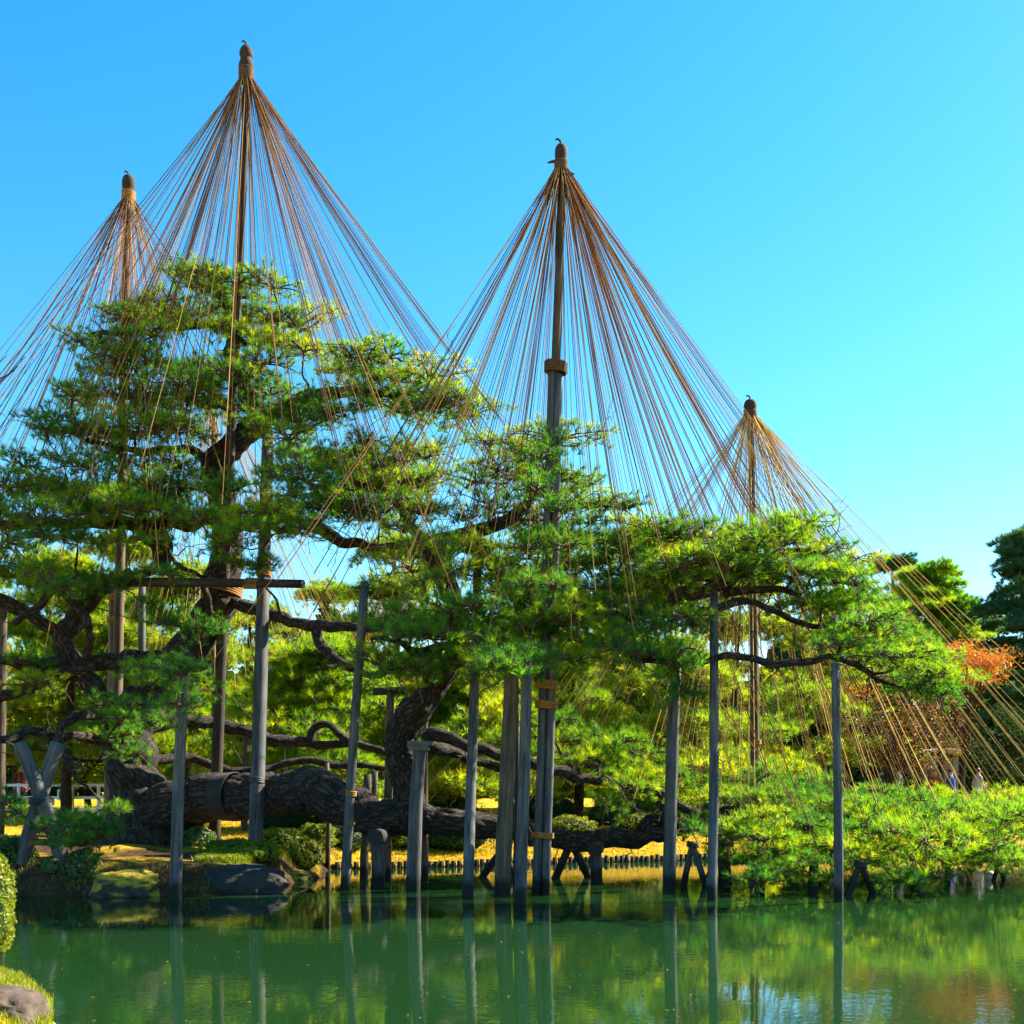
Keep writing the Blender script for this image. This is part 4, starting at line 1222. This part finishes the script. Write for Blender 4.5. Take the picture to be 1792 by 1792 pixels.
def rock(label, c, s, mat, seed, name='rock', group='rocks at the islet edge', sub=3):
    mb = MB()
    vs, fs = [], []
    U, W = 56, 34
    for j in range(W + 1):
        for i in range(U):
            th = 6.28318 * i / U; ph = math.pi * j / W
            d = Vector((math.sin(ph) * math.cos(th), math.sin(ph) * math.sin(th), math.cos(ph)))
            d2 = Vector((math.copysign(abs(d.x) ** 0.75, d.x), math.copysign(abs(d.y) ** 0.75, d.y), math.copysign(abs(d.z) ** 0.7, d.z)))
            q = 1.08 + 0.24 * noise.noise(d * 1.4 + Vector((seed, 0, 0))) - 0.16 * abs(noise.noise(d * 3 + Vector((seed, 0, 0)))) - 0.09 * abs(noise.noise(d * 7 + Vector((0, seed, 0)))) + 0.03 * noise.noise(d * 16)
            vs.append((c[0] + d2.x * s[0] * q, c[1] + d2.y * s[1] * q, c[2] + d2.z * s[2] * q))
    for j in range(W):
        for i in range(U):
            fs.append((j * U + i, (j + 1) * U + i, (j + 1) * U + (i + 1) % U, j * U + (i + 1) % U))
    mb.add(vs, fs)
    o = mb.build(name, M[mat], None, True, origin=(c[0], c[1], c[2] - s[2]))
    return tag(o, label, 'rock', group)


rock('golden moss covered rock left of the slim blue-grey post', (P(225, 1555, 19.6).x, 19.6, 0.15), (0.60, 0.5, 0.27), 'moss_rock', 3)
rock('big dark flat-topped rock at the islet edge left of centre', (P(395, 1550, 20.1).x, 20.35, 0.10), (0.95, 0.6, 0.33), 'dark_stone', 8)
rock('small dark rock at the left foot of the golden mossy rock', (P(168, 1562, 19.5).x, 19.6, 0.02), (0.22, 0.2, 0.16), 'stone', 5)
rock('dark rock under the right crossed pole', (P(100, 1560, 19.9).x, 19.9, 0.02), (0.3, 0.25, 0.15), 'stone', 6)
rock('mossy brown rock at the very lower left corner', (-3.95, 8.75, 0.16), (0.34, 0.35, 0.17), 'stone', 9)
rock('dark boulder behind the slim blue-grey post at the water', (P(345, 1558, 19.9).x, 20.1, 0.06), (0.5, 0.35, 0.32), 'dark_stone', 12)
rock('small stone by the water at the islet tip', (P(520, 1535, 22.4).x, 22.3, 0.05), (0.25, 0.22, 0.16), 'moss_rock', 13)


def grass_patch(name, pts, h, seed, mat='grass', label=None, w=0.006, lean=0.5):
    g = np.random.default_rng(seed)
    n = len(pts)
    L = h * g.uniform(0.5, 1.2, (n, 1))
    an = g.uniform(0, 6.283, n)
    dirh = np.stack([np.cos(an), np.sin(an), np.zeros(n)], -1)
    sd_ = np.stack([-np.sin(an), np.cos(an), np.zeros(n)], -1) * w
    ln = lean * g.uniform(0.3, 1.2, (n, 1))
    mid = pts + np.array([0, 0, 1]) * L * 0.6 + dirh * L * ln * 0.35
    tip = pts + np.array([0, 0, 1]) * L * 0.85 + dirh * L * ln
    V = np.stack([pts - sd_, pts + sd_, mid + sd_ * 0.7, mid - sd_ * 0.7, tip], 1).reshape(-1, 3)
    k = np.arange(n)[:, None] * 5
    T = np.concatenate([k + np.array([[0, 1, 2]]), k + np.array([[0, 2, 3]]), k + np.array([[3, 2, 4]])])
    me = np_mesh(name, V, T, [M[mat]], None, np.repeat(np.clip(g.normal(0.55, 0.25, n), 0, 1), 5))
    o = link(name, me)
    return tag(o, label, 'grass', kind='stuff')


def scatter(n, x0, x1, y0, y1, seed, dmin=0.03, dmax=50):
    g = np.random.default_rng(seed)
    X = g.uniform(x0, x1, n); Y = g.uniform(y0, y1, n)
    Z, D = ground_z(X, Y)
    k = (D > dmin) & (D < dmax)
    return np.stack([X, Y, Z], -1)[k]


grass_patch('bank_grass', scatter(26000, -5.6, -3.4, 7.6, 12.0, 1, 0.0), 0.10, 1, label='yellow-green grass on the near bank at lower left', w=0.004)
grass_patch('islet_grass', scatter(26000, -5.7, -3.9, 20.4, 25.5, 2, 0.35, 2.0), 0.15, 2, label='sunlit grass growing on the islet', w=0.006, lean=0.9)
grass_patch('bank_fringe', scatter(9000, -9.5, -3.9, 19.2, 24.0, 4, 0.0, 0.5), 0.10, 4, label='ragged dark grass fringe along the islet edge', w=0.005, lean=1.0)
grass_patch('lawn_grass', scatter(60000, -9, 12, 25.5, 36, 3, 0.15, 9), 0.07, 3, 'yellow', label='short golden grass of the far lawn', w=0.010)

# log edging of the far bank
eb = MB()
pl = [(-3.9, 25.5), (-2, 26.0), (0.5, 27.0), (3.7, 28.2), (7, 29.5), (14, 31)]
for i in range(len(pl) - 1):
    a, b = Vector(pl[i]), Vector(pl[i + 1])
    m_ = int((b - a).length / 0.135)
    for k in range(m_):
        q = a.lerp(b, k / m_)
        zt = 0.15 + random.uniform(-0.02, 0.025)
        eb.tube([Vector((q.x, q.y - 0.04, -0.3)), Vector((q.x + random.uniform(-.01, .01), q.y - 0.04, zt))], 0.058, 7, True)
tag(eb.build('log_edging', M['plain_dark']), 'row of short dark stakes edging the far golden bank', 'edging', kind='stuff')


# ------------------------------------------------------------------ background trees
def bg_pine(label, u, D, top_v, width_m, npads, seed, meshes=WARM, base_v=None, lean=0.0, group='sunlit pines behind the great pine', low=0.25, scale=(0.9, 1.3), mat='bark_far', cone=False, r=0.16):
    g = random.Random(seed)
    x = (u - 896) / F * D
    z0 = gz(x, D)
    ztop = H + (VH - top_v) / F * D
    root = empty('background_pine', (x, D, z0), label, 'pine tree', group)
    hgt = ztop - z0
    pts = []
    for k in range(9):
        t = k / 8
        pts.append((x + lean * hgt * t + 0.10 * math.sin(t * 7 + seed) * hgt * 0.12, D + 0.06 * math.sin(t * 5 + seed * 2) * hgt * 0.2, z0 - 0.2 + (hgt + 0.1) * t, r * (1 - 0.85 * t) + 0.02))
    S = spline(pts, 4)
    mb = MB(); mb.tube([Vector(p[:3]) for p in S], list(S[:, 3]), 9, True, 0, 0.12, seed)
    mb.bc = bark_coords([Vector(p[:3]) for p in S], list(S[:, 3]), 9, seed)
    mb.build('trunk', M[mat], root)
    skel = [tuple(p) for p in S]
    pp = []
    layers = max(3, int(npads / 7))
    for k in range(npads):
        lt = (k % layers) / (layers - 1)
        t = low + (1 - low) * lt
        if cone:
            w = width_m * (1.02 - lt) ** 0.8
        else:
            w = width_m * (1 - 0.75 * lt ** 2.2) * g.uniform(0.75, 1.1)
        an = g.uniform(0, 6.283)
        rr = w * 0.5 * math.sqrt(g.uniform(0.05, 1))
        i = min(len(S) - 1, int(t * (len(S) - 1)))
        c = S[i]
        pp.append((Vector((c[0] + rr * math.cos(an), c[1] + rr * math.sin(an), z0 + hgt * t - 0.10 * rr * (1 if cone else 0.3) + g.uniform(-0.15, 0.15) - 0.25)), 'M'))
    random.seed(seed)
    grow_branches(root, pp, skel, mat, r0=0.06, sides=4)
    hang_pads(root, pp, meshes, 0.14, scale[0], scale[1])
    return root


bg_pine('bright yellow-green pine beyond the middle of the thick trunk', 560, 31.5, 1140, 5.2, 40, 21, low=0.42)
bg_pine('sunlit pine behind the rising trunk', 820, 33.0, 1165, 5.4, 42, 22, low=0.3)
bg_pine('sunlit pine behind the crossed poles at left', 120, 34.0, 985, 6.0, 46, 23, low=0.35)
bg_pine('sunlit pine behind the tall lashed post', 330, 36.0, 1015, 6.2, 46, 24, low=0.3)
bg_pine('sunlit pine beyond the twin-post pole', 1010, 36.0, 1060, 5.6, 42, 25, low=0.25)
bg_pine('sunlit pine behind the small rope cone', 1290, 39.0, 1030, 6.4, 44, 26, low=0.25)
bg_pine('sunlit pine left of the orange maple', 1450, 46.0, 1050, 5.6, 36, 27, low=0.3)
bg_pine('sunlit pine high behind the middle gap', 690, 42.0, 960, 6.4, 44, 28, low=0.3)
bg_pine('sunlit pine filling the far left edge', -60, 38.0, 1000, 6.5, 36, 29, low=0.3)
bg_pine('sunlit pine far behind the right foliage lobe', 1150, 46.0, 960, 7.0, 40, 30, low=0.3)
bg_pine('sunlit pine in the gap left of the tall lashed post', 440, 43.0, 1075, 6.4, 44, 61, low=0.15)
bg_pine('sunlit pine behind the thick greenish brown post', 930, 41.0, 1030, 6.2, 44, 62, low=0.15)
bg_pine('sunlit pine behind the straight blue-grey post', 1215, 34.5, 1175, 4.6, 34, 63, low=0.15)
bg_pine('sunlit pine behind the beam at far left', 215, 45.0, 960, 7.0, 46, 64, low=0.15)
bg_pine('sunlit pine at the back between the leaning pole and the lashed post', 570, 52.0, 1035, 7.5, 46, 66, low=0.1)
bg_pine('green umbrella-shaped pine at right against the sky', 1625, 60.0, 1000, 9.0, 90, 31, FARG, group='far pines at right', low=0.42, scale=(0.7, 1.0), r=0.3)
bg_pine('tall dark blue-green conifer cut by the right edge', 1800, 56.0, 935, 9.5, 110, 32, FARP, group='far pines at right', low=0.12, scale=(0.6, 1.0), cone=True, r=0.3)
bg_pine('dark conifer left of the tall one at right', 1745, 66.0, 1090, 8.0, 44, 33, FARP, group='far pines at right', low=0.1, scale=(0.7, 1.0), cone=True, r=0.3)
bg_pine('dark conifer top poking out left of the umbrella-shaped pine', 1560, 72.0, 985, 8.0, 44, 34, FARP, group='far pines at right', low=0.2, scale=(0.7, 1.0), cone=True, r=0.3)


def broadleaf(label, u, D, top_v, wid, mat, n, size, seed, name='maple_tree', cat='tree', low=0.3, group='autumn trees in the background', clumps=40, spread=0.35, trunk='bark_far', zmul=1.0):
    g = np.random.default_rng(seed); rg = random.Random(seed)
    x = (u - 896) / F * D; z0 = gz(x, D)
    hgt = H + (VH - top_v) / F * D - z0
    root = empty(name, (x, D, z0), label, cat, group)
    skel = []
    pts = [(0.12 * math.sin(k * 1.3 + seed), 0.1 * math.cos(k * 1.7 + seed), -0.2 + hgt * 0.75 * k / 5, 0.13 * (1 - 0.15 * k)) for k in range(6)]
    S = spline(pts, 4)
    mb = MB(); mb.tube([Vector(p[:3]) for p in S], list(S[:, 3]), 8, True, 0, 0.1, seed)
    mb.build('trunk', M[trunk], root, origin=(0, 0, 0)).location = (0, 0, 0)
    cl = []
    for k in range(clumps):
        d = unit(g.normal(0, 1, 3)) * g.uniform(0.3, 1) ** 0.5
        c = np.array([d[0] * wid / 2, d[1] * wid / 2, hgt * (low + (1 - low) * (0.5 + 0.5 * d[2] * 0.9))])
        cl.append(c)
        b = S[int(len(S) * rg.uniform(0.35, 0.95))][:3]
        mid = (b + c) / 2 + g.normal(0, 0.12, 3)
        q = spline([tuple(b) + (0.04,), tuple(mid) + (0.028,), tuple(c) + (0.01,)], 3)
        mb = MB(); mb.tube([Vector(p[:3]) for p in q], list(q[:, 3]), 4, False)
        mb.build('branch', M[trunk], root, origin=(0, 0, 0)).location = (0, 0, 0)
    cl = np.array(cl)
    idx = g.integers(0, clumps, n)
    pos = cl[idx] + g.normal(0, 1, (n, 3)) * np.array([spread, spread, spread * 0.55])
    tint = np.clip(g.normal(0.5, 0.18, clumps)[idx] + g.normal(0, 0.12, n), 0, 1)
    me = leaf_mesh('crown', pos, np.tile([0, 0, 1.0], (n, 1)), size, M[mat], tint, g, 0.8, 0.35)
    link('crown', me, root)
    return root


broadleaf('bright orange maple right of the right foliage lobe', 1690, 46.0, 1120, 3.0, 'maple', 9000, 0.075, 41, low=0.72, clumps=36, spread=0.3)
broadleaf('thin brown-leaved tree in shade behind the rope fan at right', 1570, 43.0, 1195, 5.0, 'russet', 6000, 0.075, 42, low=0.25, clumps=70, spread=0.4)
broadleaf('orange maple leaves seen behind the rope fan', 1450, 47.0, 1160, 3.6, 'maple', 3500, 0.075, 43, low=0.55, clumps=26)
broadleaf('golden yellow tree behind the tall lashed post', 405, 38.0, 1290, 2.6, 'yellow', 7000, 0.08, 44, low=0.2, clumps=30, name='yellow_tree')
broadleaf('yellow-green leafy tree left of the pine trunk', 150, 37.0, 1180, 4.2, 'lime', 14000, 0.09, 45, low=0.12, clumps=60, name='leafy_tree')
broadleaf('yellow-leaved tree at the left edge behind the white fence', 30, 41.0, 1150, 4.6, 'yellow', 9000, 0.09, 46, low=0.25, clumps=50, name='yellow_tree')
broadleaf('pale orange tree seen through the gap above the thick trunk', 690, 48.0, 1010, 4.6, 'maple', 4000, 0.1, 47, low=0.4, clumps=30)
broadleaf('bushy lime-green tree behind the golden lawn', 600, 45.0, 1180, 6.0, 'lime', 15000, 0.1, 48, low=0.1, clumps=60, name='leafy_tree')
broadleaf('lime-green tree behind the group of middle posts', 880, 46.0, 1170, 6.5, 'lime', 15000, 0.1, 49, low=0.1, clumps=60, name='leafy_tree')
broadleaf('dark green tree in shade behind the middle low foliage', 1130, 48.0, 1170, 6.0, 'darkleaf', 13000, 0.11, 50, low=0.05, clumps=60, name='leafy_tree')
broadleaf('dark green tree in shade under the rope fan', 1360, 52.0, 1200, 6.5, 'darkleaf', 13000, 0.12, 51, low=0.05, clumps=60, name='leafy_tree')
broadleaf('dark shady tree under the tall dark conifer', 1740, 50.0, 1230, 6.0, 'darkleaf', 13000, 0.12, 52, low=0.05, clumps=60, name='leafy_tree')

# the wood that closes the view
g = np.random.default_rng(77)
n = 110000
X = g.uniform(-75, 75, n); Y = 78 + g.uniform(0, 10, n) + 0.004 * X ** 2
top = 9.5 + 2.2 * np.sin(X * 0.35) + 1.6 * np.sin(X * 0.9 + 1) + 0.8 * np.sin(X * 2.3)
Z = top * g.uniform(0, 1, n) ** 0.75 + 0.6
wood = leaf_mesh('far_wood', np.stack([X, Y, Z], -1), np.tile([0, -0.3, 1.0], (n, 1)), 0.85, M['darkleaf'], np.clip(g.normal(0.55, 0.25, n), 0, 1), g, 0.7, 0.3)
tag(link('far_wood', wood), 'dark green wood closing the view behind the garden', 'wood', kind='stuff')

# ------------------------------------------------------------------ small built things
# white fence at left
fz = lambda x, y: gz(x, y)
fen = empty('white_fence', (-14, 36.5, gz(-14, 36.5)), 'low white rail fence on the bank behind the crossed poles', 'fence')
for k in range(13):
    x = -20 + k * 0.85
    mb = MB(); mb.box((x, 36.5, gz(x, 36.5) + 0.5), (0.09, 0.09, 1.06)); mb.build('fence_post', M['white_paint'], fen, False)
for z in (0.98, 0.58, 0.2):
    mb = MB(); mb.box((-14.9, 36.44, gz(-14.9, 36.5) + z), (10.6, 0.05, 0.09)); mb.build('rail', M['white_paint'], fen, False)
M['blue_panel'] = solid('dark_blue_panel', (0.012, 0.022, 0.075), 0.35)
nb = empty('notice_board', P(114, 1410, 35.5), 'small dark blue board in a white frame on the white fence', 'board')
c = P(114, 1391, 36.2)
mb = MB(); mb.box(c, (0.38, 0.03, 0.24)); pan = mb.build('panel', M['blue_panel'], nb, False)
for dx, dz, sx, sz in ((-0.21, 0, 0.05, 0.34), (0.21, 0, 0.05, 0.34), (0, 0.145, 0.38, 0.05), (0, -0.145, 0.38, 0.05)):
    mb = MB(); mb.box(c + Vector((dx, -0.01, dz)), (sx, 0.06, sz)); mb.build('frame_bar', M['white_paint'], pan, False, origin=nb.location)

# picket row on the far lawn
pk = MB()
for k in range(46):
    x = -9.4 + k * 0.19
    y = 41.0
    z = gz(x, y)
    pk.tube([Vector((x, y, z - 0.05)), Vector((x + 0.12, y, z + 0.26))], 0.014, 5, True)
tag(pk.build('picket_row', M['white_paint']), 'row of thin white slanting pickets at the far edge of the golden lawn', 'picket fence', kind='stuff')

# little shelter and bench at right
M['plaster'] = solid('pale_plaster', (0.20, 0.175, 0.15), 0.8)
M['plank'] = solid('bench_plank', (0.42, 0.27, 0.14), 0.6, 0.2, 8)
sh = empty('shelter', on_ground(1652, 47), 'small pale shelter with a curved white roof behind the rope fan', 'shelter')
b0 = on_ground(1652, 47)
for dx, dy in ((-0.45, 0), (0.45, 0), (-0.45, 1.0), (0.45, 1.0)):
    mb = MB(); mb.box(b0 + Vector((dx, dy, 1.0)), (0.22, 0.2, 2.2)); mb.build('pillar', M['plaster'], sh, False)
mb = MB()
S = 12
vs, fs = [], []
for k in range(S + 1):
    t = -1 + 2 * k / S
    for yy in (-0.35, 1.35):
        for th in (0, 0.07):
            vs.append(b0 + Vector((t * 0.95, yy, 2.1 + 0.28 * math.cos(t * 1.3) + th)))
for k in range(S):
    a = k * 4
    fs += [(a, a + 4, a + 6, a + 2), (a + 1, a + 3, a + 7, a + 5), (a, a + 1, a + 5, a + 4), (a + 2, a + 6, a + 7, a + 3)]
fs += [(0, 2, 3, 1), (S * 4, S * 4 + 1, S * 4 + 3, S * 4 + 2)]
mb.add(vs, fs); mb.build('roof', M['white_paint'], sh, False)

be = empty('bench', on_ground(1772, 44), 'wooden plank bench under the dark conifer at the right edge', 'bench')
b0 = on_ground(1772, 44)
for k in range(3):
    mb = MB(); mb.box(b0 + Vector((0, -0.14 + 0.14 * k, 0.45)), (1.8, 0.12, 0.05)); mb.build('seat_plank', M['plank'], be, False)
for k in range(2):
    mb = MB(); mb.box(b0 + Vector((0, 0.26, 0.66 + 0.16 * k)), (1.8, 0.04, 0.12)); mb.build('back_plank', M['plank'], be, False)
for sx in (-0.75, 0.75):
    mb = MB(); mb.box(b0 + Vector((sx, -0.1, 0.2)), (0.08, 0.1, 0.45)); mb.build('leg', M['plain_dark'], be, False)
    mb = MB(); mb.box(b0 + Vector((sx, 0.24, 0.42)), (0.08, 0.05, 0.9)); mb.build('leg', M['plain_dark'], be, False)

# white float on the water
fl = empty('float', (P(1733, 1540, 22.8).x, 22.8, 0), 'white round float lying on the water near the right edge', 'float')
mb = MB(); core_mesh(mb, (fl.location.x, 22.8, 0.06), (0.11, 0.11, 0.11), 1, k=1.0); mb.build('ball', M['white_paint'], fl)
mb = MB(); mb.tube([Vector((fl.location.x, 22.8, 0.15)), Vector((fl.location.x, 22.8, 0.2))], 0.02, 8); mb.build('eyelet', M['wire'], fl)


# ------------------------------------------------------------------ people strolling on the far bank
def skin_mat(c):
    return solid('cloth_%d' % int(sum(c) * 1000), c, 0.8, 0.15, 12)


SKIN = solid('skin', (0.45, 0.25, 0.17), 0.6, 0.05)
HAIR = solid('hair', (0.02, 0.015, 0.012), 0.5)


def capsule(mb, a, b, ra, rb, sides=10):
    a, b = Vector(a), Vector(b)
    d = (b - a).normalized()
    pts, rad = [], []
    for k in range(4):
        t = math.pi / 2 * k / 3
        pts.append(a - d * ra * math.cos(t)); rad.append(max(ra * math.sin(t), 0.004))
    for k in range(4):
        t = math.pi / 2 * k / 3
        pts.append(b + d * rb * math.sin(t)); rad.append(max(rb * math.cos(t), 0.004))
    mb.tube(pts, rad, sides)


def person(label, u, D, coat, legs, facing, h=1.66, stride=0.12, hair=HAIR, group='visitors on the far bank'):
    base = on_ground(u, D)
    root = empty('person', base, label, 'person', group)
    root.rotation_euler = (0, 0, facing)
    s = h / 1.7
    # one continuous body grown over a skeleton
    J = {'pel': (0, 0, 0.93, .125), 'spn': (0, 0, 1.12, .12), 'chs': (0, 0, 1.32, .135), 'nck': (0, 0, 1.47, .055), 'hd0': (0, -.01, 1.55, .075), 'hd1': (0, -.015, 1.63, .085)}
    for sd_, nm in ((-1, 'l'), (1, 'r')):
        st = stride * sd_
        J['hip' + nm] = (.09 * sd_, 0, .88, .085); J['kne' + nm] = (.095 * sd_, -st * .6 - .02, .50, .062); J['ank' + nm] = (.1 * sd_, -st + .05, .09, .042); J['toe' + nm] = (.105 * sd_, -st - .09, .045, .04)
        J['sho' + nm] = (.17 * sd_, 0, 1.40, .062); J['elb' + nm] = (.225 * sd_, st * .5 + .03, 1.13, .045); J['wri' + nm] = (.22 * sd_, st * .9 - .06, .90, .032); J['han' + nm] = (.215 * sd_, st * .9 - .10, .83, .035)
    E = [('pel', 'spn'), ('spn', 'chs'), ('chs', 'nck'), ('nck', 'hd0'), ('hd0', 'hd1')]
    for nm in 'lr':
        E += [('pel', 'hip' + nm), ('hip' + nm, 'kne' + nm), ('kne' + nm, 'ank' + nm), ('ank' + nm, 'toe' + nm), ('chs', 'sho' + nm), ('sho' + nm, 'elb' + nm), ('elb' + nm, 'wri' + nm), ('wri' + nm, 'han' + nm)]
    keys = list(J)
    me = bpy.data.meshes.new('body')
    me.from_pydata([tuple(x * s for x in J[k][:3]) for k in keys], [(keys.index(a), keys.index(b)) for a, b in E], [])
    o = link('body', me, root)
    md = o.modifiers.new('skin', 'SKIN')
    for k, vtx in zip(keys, me.skin_vertices[0].data):
        vtx.radius = (J[k][3] * s, J[k][3] * s * (0.8 if k in ('pel', 'spn', 'chs') else 1))
    me.skin_vertices[0].data[0].use_root = True
    sm = o.modifiers.new('sub', 'SUBSURF'); sm.levels = 1; sm.render_levels = 1
    # colours by height: shoes and trousers, coat, skin
    dg = bpy.context.evaluated_depsgraph_get()
    m2 = bpy.data.meshes.new_from_object(o.evaluated_get(dg))
    o.modifiers.clear()
    o.data = m2
    m2.materials.clear()
    for m in (skin_mat(legs), skin_mat(coat), SKIN):
        m2.materials.append(m)
    for p in m2.polygons:
        z = p.center.z / s; ax = abs(p.center.x) / s
        p.material_index = 2 if z > 1.46 or (ax > .17 and z < .88 and z > .76) else (1 if z > 0.86 or (ax > .16 and z > .86) else 0)
        p.use_smooth = True
    # coat skirt, hair
    mb = MB(); mb.tube([Vector((0, 0, 1.30 * s)), Vector((0, 0, 1.1 * s)), Vector((0, 0, 0.9 * s)), Vector((0, 0, 0.76 * s))], [.16 * s, .165 * s, .18 * s, .20 * s], 16, False, 0, 0.06, u)
    mb.build('coat', skin_mat(coat), root, origin=(0, 0, 0)).location = (0, 0, 0)
    mb = MB(); core_mesh(mb, (0, 0.015 * s, 1.64 * s), (.098 * s, .105 * s, .105 * s), 3, k=1.0); mb.build('hair', hair, o, origin=(0, 0, 0)).location = (0, 0, 0)
    mb = MB(); mb.tube([Vector((0, -.10 * s, 1.60 * s)), Vector((0, -.122 * s, 1.575 * s))], [.012 * s, .016 * s], 6); mb.build('nose', SKIN, o, origin=(0, 0, 0)).location = (0, 0, 0)
    return root


person('visitor in a dark navy coat left of the pale shelter', 1542, 43, (0.015, 0.02, 0.05), (0.02, 0.02, 0.025), 2.0)
person('visitor in a teal coat beyond the low foliage at right', 1572, 42.5, (0.01, 0.06, 0.08), (0.02, 0.02, 0.03), 0.6)
person('visitor in a red top standing before the pale shelter', 1636, 45.5, (0.30, 0.06, 0.03), (0.25, 0.23, 0.2), -0.4)
person('visitor in a bright blue coat beside the pale shelter', 1664, 45.2, (0.02, 0.06, 0.30), (0.03, 0.03, 0.05), 0.9)
person('visitor in grey-white clothes right of the pale shelter', 1712, 44.0, (0.30, 0.32, 0.36), (0.06, 0.07, 0.1), 1.8)
person('visitor in a dark red coat behind the white fence', 38, 38.2, (0.16, 0.02, 0.02), (0.02, 0.02, 0.02), 0.3)
person('visitor in a dark blue jacket behind the thick low trunk', 460, 38.0, (0.015, 0.02, 0.07), (0.35, 0.36, 0.4), 1.2)
print('done')

# floating leaves and specks on the pond
g = np.random.default_rng(5)
n = 260
X = g.uniform(-7, 10, n); Y = 9 + 14 * g.uniform(0, 1, n) ** 1.4
k = pond_distance(X, Y) < -0.3
pos = np.stack([X[k], Y[k], np.full(k.sum(), 0.006)], -1)
me = leaf_mesh('floating_leaves', pos, np.tile([0, 0, 1.0], (len(pos), 1)), 0.035, M['yellow'], g.uniform(0, 1, len(pos)), g, 0.45, 0.97)
tag(link('floating_leaves', me), 'scattered small fallen leaves floating on the green pond', 'leaves', kind='stuff')

# bare tree whose twig tips reach in at the left edge
bt = empty('bare_tree', (P(-130, 1440, 30).x, 30, gz(P(-130, 1440, 30).x, 30)), 'bare twig tips of a leafless tree reaching in at the left edge', 'tree')
b0 = bt.location
mb = MB(); S = spline([tuple(b0 + Vector((0, 0, -0.2))) + (0.14,), tuple(b0 + Vector((0.1, 0, 4))) + (0.11,), tuple(P(-110, 800, 30)) + (0.08,), tuple(P(-90, 600, 30)) + (0.03,)], 6)
mb.tube([Vector(q[:3]) for q in S], list(S[:, 3]), 8, True, 0, 0.1, 4); mb.build('trunk', M['bark_far'], bt)
for (k0, ends) in (((-100, 730), [(-40, 690), (8, 662), (30, 640), (44, 624)]), ((-96, 690), [(-50, 650), (-10, 640), (12, 622)]), ((-100, 740), [(-40, 680), (5, 660), (22, 650), (32, 640)])):
    mb = MB()
    kn = [tuple(P(k0[0], k0[1], 30))] + [tuple(P(u, v, 30)) for u, v in ends]
    S = spline(kn, 4)
    mb.tube([Vector(q) for q in S], [0.03 * (1 - 0.8 * i / len(S)) for i in range(len(S))], 5, False); mb.build('branch', M['bark_far'], bt)
